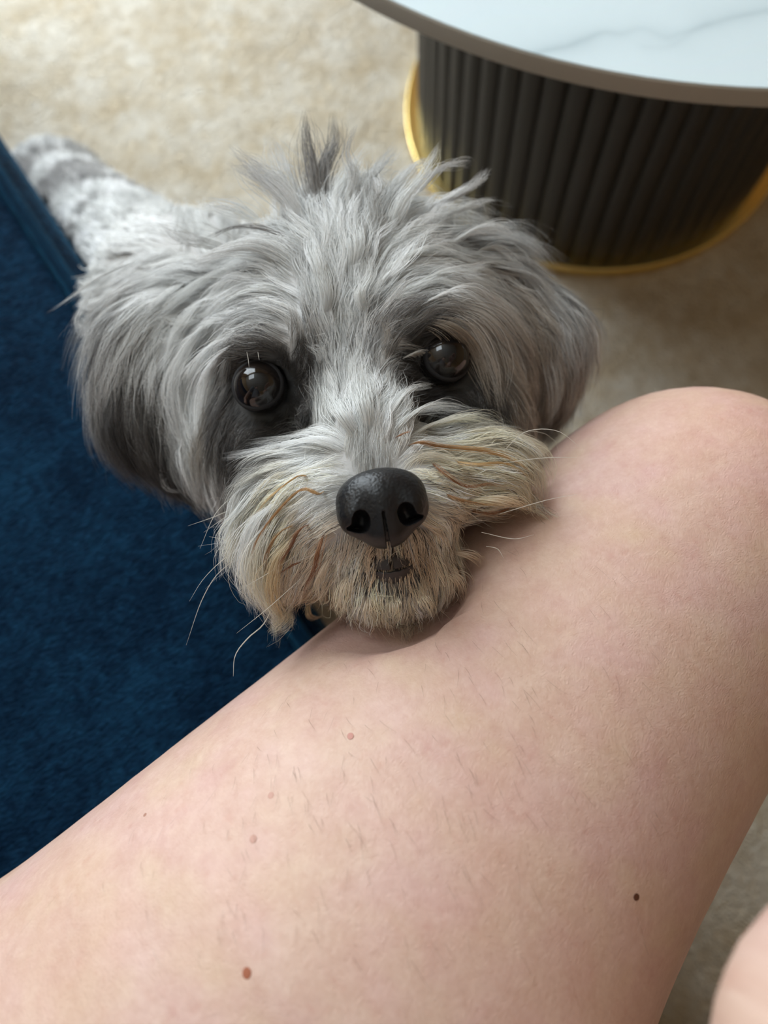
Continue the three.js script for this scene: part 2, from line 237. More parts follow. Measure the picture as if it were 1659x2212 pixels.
const SHO2 = CHEST.clone().addScaledVector(SIDE, -0.17).setY(0.93), ELB2 = SHO2.clone().addScaledVector(SIDE, -0.06).addScaledVector(FWD, -0.05).setY(0.67), WRI2 = ELB2.clone().addScaledVector(FWD, 0.02).addScaledVector(SIDE, -0.06).setY(0.46);
const GAZE = FWD.clone().multiplyScalar(0.75).add(V(0, -0.66, 0)).normalize(), CROWN = V(0, 1, 0).addScaledVector(GAZE, -GAZE.y).normalize(), LAT = CROWN.clone().cross(GAZE);
function faceSDF(x, y, z) { // head bent over the dog: skull, jaw, nose, brow, ears
  const dx = x - HEADP.x, dy = y - HEADP.y, dz = z - HEADP.z, a = dx * LAT.x + dy * LAT.y + dz * LAT.z, u = dx * CROWN.x + dy * CROWN.y + dz * CROWN.z, f = dx * GAZE.x + dy * GAZE.y + dz * GAZE.z, s = Math.abs(a);
  let d = ell(a, u, f, 0, 0.03, -0.015, 0.075, 0.085, 0.095); d = smin(d, ell(a, u, f, 0, -0.045, 0.03, 0.055, 0.065, 0.055), 0.03); d = smin(d, ell(a, u, f, 0, -0.012, 0.092, 0.012, 0.024, 0.014), 0.015); d = smin(d, ell(s, u, f, 0.078, 0.0, -0.01, 0.01, 0.03, 0.018), 0.008);
  d = Math.max(d, -ell(s, u, f, 0.031, 0.012, 0.086, 0.013, 0.009, 0.012)); return smin(d, cone(x, y, z, NECKP, HEADP.clone().addScaledVector(GAZE, -0.02), 0.052, 0.05), 0.03);
}
const HDIR = WRI.clone().sub(ARM).normalize(), HPAL = camB_().addScaledVector(HDIR, -camB_().dot(HDIR)).normalize(), HSID = HDIR.clone().cross(HPAL);
function camB_() { return V(0, 0, 1).applyMatrix3(R3); }
const FING = [-1.5, -0.5, 0.5, 1.5].map((k, i) => { const r = WRI.clone().addScaledVector(HDIR, 0.085).addScaledVector(HSID, k * 0.019), l = [0.062, 0.074, 0.07, 0.054][i], m = r.clone().addScaledVector(HDIR, l * 0.5).addScaledVector(HPAL, -0.008); return [r, m, m.clone().addScaledVector(HDIR, l * 0.45).addScaledVector(HPAL, -0.025)]; });
const THB = [WRI.clone().addScaledVector(HDIR, 0.03).addScaledVector(HSID, -0.03), WRI.clone().addScaledVector(HDIR, 0.065).addScaledVector(HSID, -0.055).addScaledVector(HPAL, -0.012), WRI.clone().addScaledVector(HDIR, 0.092).addScaledVector(HSID, -0.058).addScaledVector(HPAL, -0.025)];
function handSDF(x, y, z) {
  let d = cone(x, y, z, ARM.clone().lerp(WRI, 0.7), WRI, 0.031, 0.026);
  for (const k of [-1, 0, 1]) d = smin(d, cone(x, y, z, WRI.clone().addScaledVector(HSID, k * 0.012), WRI.clone().addScaledVector(HDIR, 0.082).addScaledVector(HSID, k * 0.026), 0.017, 0.0125), 0.012);
  for (const [a, b, c] of FING) d = smin(d, smin(cone(x, y, z, a, b, 0.0098, 0.0088), cone(x, y, z, b, c, 0.0088, 0.0075), 0.003), 0.004);
  return smin(d, smin(cone(x, y, z, THB[0], THB[1], 0.014, 0.0105), cone(x, y, z, THB[1], THB[2], 0.0105, 0.009), 0.003), 0.008);
}
const THIGH = []; { const cv = new THREE.CatmullRomCurve3([HIP, T1, T2, T3, KNEE]), rs = [0.115, 0.1000, 0.0865, 0.0765, 0.0648]; for (let i = 0; i <= 16; i++) { const t = i / 16 * 4, k = Math.min(3, Math.floor(t)), f = t - k, c = n => rs[clamp(n, 0, 4)], a = c(k - 1), b = c(k), d = c(k + 1), e = c(k + 2); THIGH.push([cv.getPoint(i / 16), 0.5 * (2 * b + (d - a) * f + (2 * a - 5 * b + 4 * d - e) * f * f + (3 * b - a - 3 * d + e) * f * f * f)]); } }
function bodySDF(x, y, z) {
  let d = 9; for (let i = 0; i < 16; i++) d = smin(d, cone(x, y, z, THIGH[i][0], THIGH[i + 1][0], THIGH[i][1], THIGH[i + 1][1]), 0.008);
  { const e = ell(x, y, z, CHIN.x, CHIN.y, CHIN.z, 0.027, 0.017, 0.024), k = 0.012, h = Math.max(k - Math.abs(d + e), 0) / k; d = Math.max(d, -e) + h * h * k * 0.25; } // the chin presses in
  d = smin(d, cone(x, y, z, KNEE, CALF, 0.058, 0.055), 0.03);
  d = smin(d, cone(x, y, z, CALF, ANKLE, 0.052, 0.034), 0.03);
  d = smin(d, cone(x, y, z, ANKLE, TOE, 0.034, 0.022), 0.03);
  d = smin(d, cone(x, y, z, ANKLE, HEEL, 0.034, 0.034), 0.02);
  d = smin(d, cone(x, y, z, HIP2, KNEE2, 0.1, 0.06), 0.03);
  d = smin(d, cone(x, y, z, KNEE2, ANKLE2, 0.055, 0.036), 0.03);
  d = smin(d, cone(x, y, z, ANKLE2, TOE2, 0.034, 0.022), 0.03);
  d = smin(d, cone(x, y, z, PELVIS, CHEST, 0.125, 0.125), 0.05);
  d = smin(d, cone(x, y, z, HIP, PELVIS, 0.10, 0.11), 0.04);
  d = smin(d, cone(x, y, z, HIP2, PELVIS, 0.10, 0.11), 0.04);
  d = smin(d, cone(x, y, z, CHEST, SHO, 0.09, 0.06), 0.05);
  d = smin(d, cone(x, y, z, SHO, ELB, 0.05, 0.042), 0.03);
  d = smin(d, cone(x, y, z, ELB, ARM, 0.040, 0.035), 0.02);
  d = smin(d, cone(x, y, z, ARM, WRI, 0.035, 0.028), 0.02);
  d = smin(d, cone(x, y, z, CHEST, SHO2, 0.09, 0.06), 0.05); d = smin(d, cone(x, y, z, SHO2, ELB2, 0.05, 0.04), 0.03); d = smin(d, cone(x, y, z, ELB2, WRI2, 0.038, 0.026), 0.02); d = smin(d, cone(x, y, z, WRI2, WRI2.clone().addScaledVector(FWD, 0.07).setY(0.435), 0.026, 0.024), 0.02);
  d = smin(d, cone(x, y, z, CHEST.clone().setY(0.96), NECKP, 0.06, 0.052), 0.03);
  return Math.max(d, -sofaBox(x, y, z)); // flesh lies flat on the seat
}
{
  const base = V(ANKLE.x, 0, ANKLE.z);
  const p = thing('person', 'person sitting on the sofa, bare thigh and knee under the dog\'s chin', 'person', base.toArray());
  const g0 = nets(bodySDF, V(-0.45, -0.01, -0.45), V(0.62, 1.05, 0.62), 0.008), parts = [g0, nets(handSDF, WRI.clone().subScalar(0.2), WRI.clone().addScalar(0.2), 0.0035), nets(faceSDF, HEADP.clone().subScalar(0.2), HEADP.clone().addScalar(0.16), 0.005)], g = mergeGeometries(parts);
  const P = g.attributes.position, uv = new Float32Array(P.count * 2), col = new Float32Array(P.count * 3), ax = KNEE.clone().sub(T1).normalize(), up = V(0, 1, 0).addScaledVector(ax, -ax.y).normalize(), sd = ax.clone().cross(up), q = V();
  for (let i = 0; i < P.count; i++) {
    q.fromBufferAttribute(P, i).sub(T1); const l = q.dot(ax), c = T1.clone().addScaledVector(ax, l);
    uv[2 * i] = Math.atan2(q.dot(sd), q.dot(up)) * 0.08 / skinUVscale; uv[2 * i + 1] = l / skinUVscale;
    q.fromBufferAttribute(P, i);
    const n1 = noise3(q.x * 38, q.y * 38, q.z * 38), n2 = noise3(q.x * 90 + 7, q.y * 90, q.z * 90), kn = Math.exp(-Math.pow(q.distanceTo(KNEE.clone().addScaledVector(V(0.35, 0.8, -0.3).normalize(), 0.06)) / 0.045, 2));
    col[3 * i] = 1 + n1 * 0.012; col[3 * i + 1] = 1 + n1 * 0.018 + n2 * 0.022 - kn * 0.09; col[3 * i + 2] = 1 - n1 * 0.012 + n2 * 0.024 - kn * 0.09;
  }
  g.setAttribute('uv', new THREE.BufferAttribute(uv, 2)); g.setAttribute('color', new THREE.BufferAttribute(col, 3));
  mesh('body', offset(g, base), skinMat, p);
  const cloth = texture(256, (u, v) => 0.5 + 0.25 * Math.sin(u * 402) + 0.25 * Math.sin(v * 402));
  const shirtF = (x, y, z) => { let d = cone(x, y, z, PELVIS, CHEST, 0.134, 0.134); d = smin(d, cone(x, y, z, CHEST, SHO, 0.099, 0.069), 0.05); d = smin(d, cone(x, y, z, SHO, SHO.clone().lerp(ELB, 0.45), 0.06, 0.056), 0.03); d = smin(d, cone(x, y, z, CHEST, SHO2, 0.099, 0.069), 0.05); d = smin(d, cone(x, y, z, SHO2, SHO2.clone().lerp(ELB2, 0.6), 0.06, 0.054), 0.03); return Math.max(d, -(y - 0.53), -sofaBox(x, y, z)); };
  mesh('shirt', offset(boxUV(nets(shirtF, V(-0.5, 0.45, -0.2), V(0.5, 1.1, 0.75), 0.012), 0.1), base), M({ color: 0x8b8d92, roughness: 0.9, bumpMap: cloth, bumpScale: 0.0003 }), p);
  const shortsF = (x, y, z) => { let d = cone(x, y, z, HIP.clone().addScaledVector(FWD, 0.0), PELVIS, 0.118, 0.128); d = smin(d, cone(x, y, z, HIP2.clone().addScaledVector(FWD, 0.05), PELVIS, 0.112, 0.128), 0.03); return Math.max(d, -sofaBox(x, y, z)); };
  mesh('shorts', offset(boxUV(nets(shortsF, V(-0.5, 0.25, -0.1), V(0.5, 0.85, 0.75), 0.012), 0.1), base), M({ color: 0x3a3c42, roughness: 0.9, bumpMap: cloth, bumpScale: 0.0003 }), p);
  const hairF = (x, y, z) => { const dx = x - HEADP.x, dy = y - HEADP.y, dz = z - HEADP.z, a = dx * LAT.x + dy * LAT.y + dz * LAT.z, u = dx * CROWN.x + dy * CROWN.y + dz * CROWN.z, f = dx * GAZE.x + dy * GAZE.y + dz * GAZE.z; let d = ell(a, u, f, 0, 0.035, -0.022, 0.084, 0.09, 0.1); d = smin(d, ell(a, u, f, 0, -0.05, -0.07, 0.07, 0.1, 0.045), 0.03); d += 0.0012 * Math.sin(a * 900 + 3 * Math.sin(u * 60)); return Math.max(d, ell(a, u, f, 0, -0.03, 0.09, 0.062, 0.095, 0.09) * -1); };
  mesh('hair', offset(nets(hairF, HEADP.clone().subScalar(0.2), HEADP.clone().addScalar(0.18), 0.006), base), M({ color: 0x4a3222, roughness: 0.6 }), p);
  for (const k of [-1, 1]) { const e = mesh('eye', new THREE.SphereGeometry(0.0115, 20, 14), M({ color: 0xd8d4ce, roughness: 0.25 }), p); e.position.copy(HEADP).addScaledVector(LAT, 0.031 * k).addScaledVector(CROWN, 0.012).addScaledVector(GAZE, 0.072).sub(base); const ir = mesh('iris', new THREE.SphereGeometry(0.0058, 16, 10), M({ color: 0x3c2a1c, roughness: 0.2 }), e); ir.position.copy(GAZE).multiplyScalar(0.0068); }
  { const l = mesh('lips', new THREE.SphereGeometry(1, 20, 12), M({ color: 0xb56f66, roughness: 0.5 }), p); l.scale.set(0.02, 0.007, 0.008); l.quaternion.setFromRotationMatrix(new THREE.Matrix4().makeBasis(LAT, CROWN, GAZE)); l.position.copy(HEADP).addScaledVector(CROWN, -0.052).addScaledVector(GAZE, 0.08).sub(base); }
  // fine hairs, moles and small red marks on the thigh
  const hit = (px, py) => { const r = ray(px, py).normalize(); let t = 0.08; for (let i = 0; i < 90; i++) { const c = CAM.clone().addScaledVector(r, t), d = bodySDF(c.x, c.y, c.z); if (d < 2e-5) return c; t += d * 0.9; if (t > 1.2) return null; } return null; };
  const gn = [0, 0, 0];
  for (const [x, y, r, c, nm] of [[533, 2102, 0.0011, 0x9c5636, 'mole'], [1375, 1938, 0.0010, 0x5e3420, 'mole'], [757, 1590, 0.0010, 0xbd8578, 'skin_mark'], [313, 1760, 0.0006, 0xa77a68, 'skin_mark'], [547, 1812, 0.0010, 0xbf9282, 'skin_mark'], [585, 1718, 0.0009, 0xbf9282, 'skin_mark']]) {
    const c0 = hit(x, y); if (!c0) continue; grad(bodySDF, c0.x, c0.y, c0.z, 0.001, gn);
    const m = mesh(nm, new THREE.SphereGeometry(1, 14, 10), M({ color: c, roughness: 0.6 }), p); m.position.copy(c0).sub(base); m.scale.set(r, r * 1.2, r * 0.06); m.lookAt(c0.x - 0 + gn[0], c0.y + gn[1], c0.z + gn[2]);
  }
  const R = rng(5), geo = new HairGeo();
  for (let i = 0; i < 520; i++) {
    const px = R() * 1450, py = 1180 + R() * 900, c0 = hit(px, py); if (!c0) continue; if (px > 1150 && R() < 0.7) continue; if (py > 1800 && R() < 0.5) continue;
    const n = V(...grad(bodySDF, c0.x, c0.y, c0.z, 0.001, gn)), t = V(0.35 + (R() - 0.5) * 0.7, 0, 1).addScaledVector(ax, -0.15); t.addScaledVector(n, -t.dot(n)).normalize(); const b = n.clone().cross(t), len = 0.0035 + R() * 0.006, bend = (R() - 0.5) * 0.5;
    const pts = []; for (let k = 0; k < 5; k++) { const s = k / 4; pts.push(c0.clone().addScaledVector(t, len * s).addScaledVector(b, bend * len * s * s).addScaledVector(n, 0.0001 + len * (0.32 * s - 0.12 * s * s))); }
    geo.add(pts, n, 0.000024 + R() * 0.000012, [0.2, 0.12, 0.09], [0.3, 0.2, 0.15]);
  }
  const lh = mesh('leg_hair', geo.build(base), M({ vertexColors: true, roughness: 0.6, side: THREE.DoubleSide }), p); lh.userData.kind = 'stuff';
}
// ---------------------------------------------------------------- dog: chin on the thigh, body beside the sofa
const ROLL = 9.4 * Math.PI / 180;
const camR = V(1, 0, 0).applyMatrix3(R3), camU = V(0, 1, 0).applyMatrix3(R3), camB = V(0, 0, 1).applyMatrix3(R3);
const HR = camR.clone().multiplyScalar(Math.cos(ROLL)).addScaledVector(camU, Math.sin(ROLL)), HU = camU.clone().multiplyScalar(Math.cos(ROLL)).addScaledVector(camR, -Math.sin(ROLL)), HF = camB.clone();
const HO = Q(754, 806, 0.276); // between the eyes; head axes: right, up over the forehead, forward towards the nose tip, in millimetres
const hp = (a, u, c) => HO.clone().addScaledVector(HR, a / 1000).addScaledVector(HU, u / 1000).addScaledVector(HF, c / 1000);
const EYE_L = Q(562, 836, 0.2875), EYE_R = Q(957, 775, 0.2895), EYE_RAD = 0.0100;
const EARL = [Q(430, 660, 0.335), Q(325, 750, 0.337), Q(320, 880, 0.333), Q(385, 990, 0.327)], EARR = [Q(1060, 620, 0.34), Q(1160, 730, 0.345), Q(1180, 840, 0.348)];
const SHOULDER = Q(430, 700, 0.485), CHESTD = Q(560, 800, 0.52), RUMP = HT(125, 415, 0.1), NECK = hp(2, 0, -85);
const PAWL = V(CHESTD.x - 0.03, 0.025, CHESTD.z - 0.01), PAWR = V(CHESTD.x + 0.05, 0.025, CHESTD.z + 0.02);
const TAIL1 = HT(95, 345, 0.06), TAIL2 = HT(185, 365, 0.045);
const HINDL = V(RUMP.x + 0.02, 0.04, RUMP.z + 0.05), HINDPL = V(RUMP.x + 0.05, 0.022, RUMP.z + 0.15), HINDR = V(RUMP.x + 0.07, 0.05, RUMP.z + 0.02), HINDPR = V(RUMP.x + 0.11, 0.022, RUMP.z + 0.1);
function headSDF(x, y, z) {
  const dx = x - HO.x, dy = y - HO.y, dz = z - HO.z;
  const a = (dx * HR.x + dy * HR.y + dz * HR.z) * 1000, u = (dx * HU.x + dy * HU.y + dz * HU.z) * 1000, c = (dx * HF.x + dy * HF.y + dz * HF.z) * 1000, s = Math.abs(a - 1);
  let d = ell(a, u, c, 3, 24, -52, 56, 52, 43);
  d = smin(d, ell(s, u, c, 23, 17, -20, 21, 14, 19), 12);
  d = smin(d, ell(s, u, c, 41, -20, -42, 25, 34, 27), 18);
  d = smin(d, ell(a, u, c, 1.5, -14, -16, 19, 24, 20), 14);
  d = smin(d, ell(a, u, c, 3.5, -34, 4, 19, 22, 22), 14);
  d = smin(d, ell(s, u, c, 13.5, -48, 12, 17, 17, 17), 8);
  d = smin(d, ell(a, u, c, 4, -71, 2, 23, 18, 21), 8);
  d = smin(d, ell(a, u, c, -28, -50, 2, 18, 26, 16), 10); d = smin(d, ell(a, u, c, 36, -43, 0, 19, 15, 14), 10);
  d = smin(d, ell(a, u, c, 4.5, -58, 11, 15, 11, 14), 8);
  // sockets
  d = Math.max(d, -(Math.hypot(x - EYE_L.x, y - EYE_L.y, z - EYE_L.z) * 1000 - 10.4)); d = Math.max(d, -(Math.hypot(x - EYE_R.x, y - EYE_R.y, z - EYE_R.z) * 1000 - 10.4));
  return d / 1000;
}
function chain(x, y, z, pts, rs, k) { let d = 9; for (let i = 0; i + 1 < pts.length; i++) d = smin(d, cone(x, y, z, pts[i], pts[i + 1], rs[i], rs[i + 1]), k); return d; }
function dogSDF(x, y, z) {
  let d = headSDF(x, y, z);
  if (d > 0.12) d = Math.min(d, 0.2);
  d = smin(d, chain(x, y, z, EARL, [0.013, 0.016, 0.015, 0.009], 0.02), 0.02);
  d = smin(d, chain(x, y, z, EARR, [0.016, 0.016, 0.011], 0.02), 0.03);
  d = smin(d, cone(x, y, z, NECK, SHOULDER, 0.038, 0.054), 0.02);
  d = smin(d, cone(x, y, z, SHOULDER, CHESTD, 0.056, 0.06), 0.03);
  d = smin(d, cone(x, y, z, SHOULDER, RUMP, 0.054, 0.048), 0.03);
  d = smin(d, cone(x, y, z, CHESTD, PAWL, 0.04, 0.018), 0.02);
  d = smin(d, cone(x, y, z, CHESTD, PAWR, 0.04, 0.018), 0.02);
  d = smin(d, chain(x, y, z, [RUMP, HINDL, HINDPL], [0.046, 0.036, 0.02], 0.015), 0.02);
  d = smin(d, chain(x, y, z, [RUMP, HINDR, HINDPR], [0.046, 0.032, 0.02], 0.015), 0.02);
  d = smin(d, chain(x, y, z, [RUMP, TAIL1, TAIL2], [0.03, 0.02, 0.015], 0.01), 0.015);
  d = Math.max(d, 0.003 - y, -sofaBox(x, y, z) + 0.002);
  if (d < 0.01 && d > -0.03 && Math.hypot(x - CHIN.x, y - CHIN.y, z - CHIN.z) < 0.09) d = Math.max(d, 0.0008 - bodySDF(x, y, z));
  return d;
}
const dogHit = (px, py) => { const r = ray(px, py), L = r.length(); let t = 0.15; for (let i = 0; i < 120; i++) { const x = CAM.x + r.x * t, y = CAM.y + r.y * t, z = CAM.z + r.z * t, d = dogSDF(x, y, z); if (d < 3e-5) return t; t += d * 0.8 / L; if (t > 0.42) return null; } return null; };
const DB = V(RUMP.x + 0.1, 0, (RUMP.z + CHESTD.z) / 2);
const dog = thing('dog', 'shaggy grey and white dog resting its chin on the bare thigh', 'dog', DB.toArray());
// ---- skin
const skinG = nets(dogSDF, V(Math.min(RUMP.x, EARL[1].x) - 0.09, 0, RUMP.z - 0.2), V(EARR[1].x + 0.05, HO.y + 0.08, HO.z + 0.16), 0.004);
{
  const P = skinG.attributes.position, col = new Float32Array(P.count * 3), q = V(), mouth = hp(4, -66, 20);
  for (let i = 0; i < P.count; i++) { q.fromBufferAttribute(P, i); const e = Math.min(q.distanceTo(EYE_L), q.distanceTo(EYE_R)), k = e < 0.018 ? 0.1 : q.distanceTo(mouth) < 0.016 ? 0.14 : 1; col.set([0.50 * k, 0.49 * k, 0.48 * k], 3 * i); }
  skinG.setAttribute('color', new THREE.BufferAttribute(col, 3));
}
const skinPos = skinG.attributes.position.array.slice(), skinIdx = skinG.index.array;
mesh('body', offset(skinG, DB), M({ vertexColors: true, roughness: 0.8 }), dog);
// ---- nose
const NO = Q(826, 1096, 0.2405), noseAt = (x, y, z) => NO.clone().addScaledVector(HR, x / 1000).addScaledVector(HU, y / 1000).addScaledVector(HF, z / 1000);
const cell = (x, y, z, s) => { x *= s; y *= s; z *= s; const i = Math.floor(x), j = Math.floor(y), k = Math.floor(z); let m = 9; for (let a = -1; a < 2; a++) for (let b = -1; b < 2; b++) for (let c = -1; c < 2; c++) { const X = i + a + hash3(i + a, j + b, k + c), Y = j + b + hash3(i + a + 57, j + b, k + c), Z = k + c + hash3(i + a, j + b + 91, k + c); m = Math.min(m, (X - x) ** 2 + (Y - y) ** 2 + (Z - z) ** 2); } return Math.sqrt(m); };
function noseMM(x, y, z, peb = true) {
  const s = Math.abs(x);
  let d = ell(x, y, z, 0, 4.2, -1.5, 13.8, 8.2, 11);
  d = smin(d, ell(s, y, z, 8.2, -0.8, 1, 6.2, 7.2, 8), 3);
  d = smin(d, ell(x, y, z, 0, -5.5, 0.5, 8.8, 7.5, 8.6), 3);
  d = smin(d, ell(x, y, z, 0, 0, 4, 5, 6.5, 6), 3);
  // nostrils with their outward slits, and the groove below
  let n = ell(s - 6.9, y + 2.9, z - 8, 0, 0, 0, 2.75, 3.3, 6);
  const sx = s - 9.0, sy = y + 5.2; n = smin(n, ell(sx * 0.97 + sy * 0.2, sy * 0.97 - sx * 0.2, z - 7, 0, 0, 0, 3.0, 1.0, 7), 2.2);
  d = Math.max(d, -n) ;
  const gy = Math.max(0, y + 1.5, -16 - y), gx = Math.hypot(x, gy) - 0.42 - clamp((-y - 2) * 0.02, 0, 0.3); d = Math.max(d, -Math.max(gx, -(d + 2.2)));
  if (peb && Math.abs(d) < 1) d -= 0.16 * (0.6 - cell(x, y, z, 1.05)) * clamp((y + 7) / 6, 0.25, 1);
  return d;
}
const noseWorld = (x, y, z, peb) => { const dx = x - NO.x, dy = y - NO.y, dz = z - NO.z; return noseMM((dx * HR.x + dy * HR.y + dz * HR.z) * 1000, (dx * HU.x + dy * HU.y + dz * HU.z) * 1000, (dx * HF.x + dy * HF.y + dz * HF.z) * 1000, peb); };
{
  const g = nets((x, y, z) => noseMM(x, y, z), V(-17, -17, -14), V(17, 15, 13), 0.36), P = g.attributes.position, N = g.attributes.normal, q = V();
  for (let i = 0; i < P.count; i++) { q.copy(noseAt(P.getX(i), P.getY(i), P.getZ(i))); const n = V(0, 0, 0).addScaledVector(HR, N.getX(i)).addScaledVector(HU, N.getY(i)).addScaledVector(HF, N.getZ(i)); P.setXYZ(i, q.x, q.y, q.z); N.setXYZ(i, n.x, n.y, n.z); }
  const nose = mesh('nose', offset(g, DB), M({ color: new THREE.Color(0.011, 0.011, 0.012), roughness: 0.36, specularIntensity: 0.6 }), dog); nose.userData.label = 'black pebbled nose';
  // upper and lower lip under the nose
  const lipF = (x, y, z) => { let d = ell(x, y, z, 0.5, -18.5, -16.4, 8.6, 7.6, 7.4); const shell = -(d + 1.6), yc = -20.8 + 0.028 * x * x; // groove and mouth line
    if (y > -21) d = Math.max(d, -Math.max(Math.abs(x) - 0.42, shell)); return Math.max(d, -Math.max(Math.abs(y - yc) - 0.35, shell)); };
  const lg = nets(lipF, V(-14, -34, -27), V(14, -8, 4), 0.6), LP = lg.attributes.position, LN = lg.attributes.normal;
  for (let i = 0; i < LP.count; i++) { q.copy(noseAt(LP.getX(i), LP.getY(i), LP.getZ(i))); const n = V(0, 0, 0).addScaledVector(HR, LN.getX(i)).addScaledVector(HU, LN.getY(i)).addScaledVector(HF, LN.getZ(i)); LP.setXYZ(i, q.x, q.y, q.z); LN.setXYZ(i, n.x, n.y, n.z); }
  mesh('lips', offset(lg, DB), M({ color: new THREE.Color(0.028, 0.022, 0.022), roughness: 0.5 }), dog).userData.label = 'dark lips below the nose';
}
// ---- eyes
{
  const ballMat = M({ color: 0xffffff, vertexColors: true, roughness: 0.6, specularIntensity: 0.0, clearcoat: 1, clearcoatRoughness: 0.02 });
  const lidMat = M({ color: new THREE.Color(0.010, 0.009, 0.010), roughness: 0.85 });
  for (const [c, look, lab, sx] of [[EYE_L, V(0, 0, 0).addScaledVector(HF, 1).addScaledVector(HR, -0.10).addScaledVector(HU, 0.05), 'left', 1], [EYE_R, V(0, 0, 0).addScaledVector(HF, 1).addScaledVector(HR, 0.42).addScaledVector(HU, 0.02), 'right', 1]]) {
    look.normalize(); const g = new THREE.SphereGeometry(EYE_RAD, 64, 48); g.rotateX(Math.PI / 2); // pole along +z
    const P = g.attributes.position, col = new Float32Array(P.count * 3);
    for (let i = 0; i < P.count; i++) { const r = Math.hypot(P.getX(i), P.getY(i)) / EYE_RAD, f = P.getZ(i) > 0; let k = [0.012, 0.010, 0.010]; if (f && r < 0.48) k = [0.004, 0.004, 0.005]; else if (f && r < 0.78) { const s = 0.8 + 0.4 * hash3(Math.floor(Math.atan2(P.getY(i), P.getX(i)) * 20), 3, 1); k = [0.014 * s, 0.010 * s, 0.008 * s]; } col.set(k, 3 * i);
      if (f && r < 0.75) { const b = 1 + 0.05 * (1 - (r / 0.75) ** 2); P.setXYZ(i, P.getX(i) * b, P.getY(i) * b, P.getZ(i) * b); } }
    g.setAttribute('color', new THREE.BufferAttribute(col, 3)); g.computeVertexNormals();
    const e = mesh('eye', g, ballMat, dog); e.position.copy(c).sub(DB); e.quaternion.setFromUnitVectors(V(0, 0, 1), look); e.userData.label = 'glossy dark brown eye';
    const lid = new THREE.TorusGeometry(0.0088, 0.0011, 14, 48); { const T = lid.attributes.position; for (let i = 0; i < T.count; i++) { const x = T.getX(i), y = T.getY(i); T.setY(i, y * 0.97 + 0.0002 * Math.sin(x * 400)); T.setZ(i, T.getZ(i) - 0.0008 * (x / 0.0089) ** 2); } lid.computeVertexNormals(); }
    const l = mesh('eyelid', lid, lidMat, dog); l.quaternion.copy(e.quaternion); l.position.copy(c).sub(DB).addScaledVector(look, 0.0043); l.userData.label = 'black eye rim';
  }
}
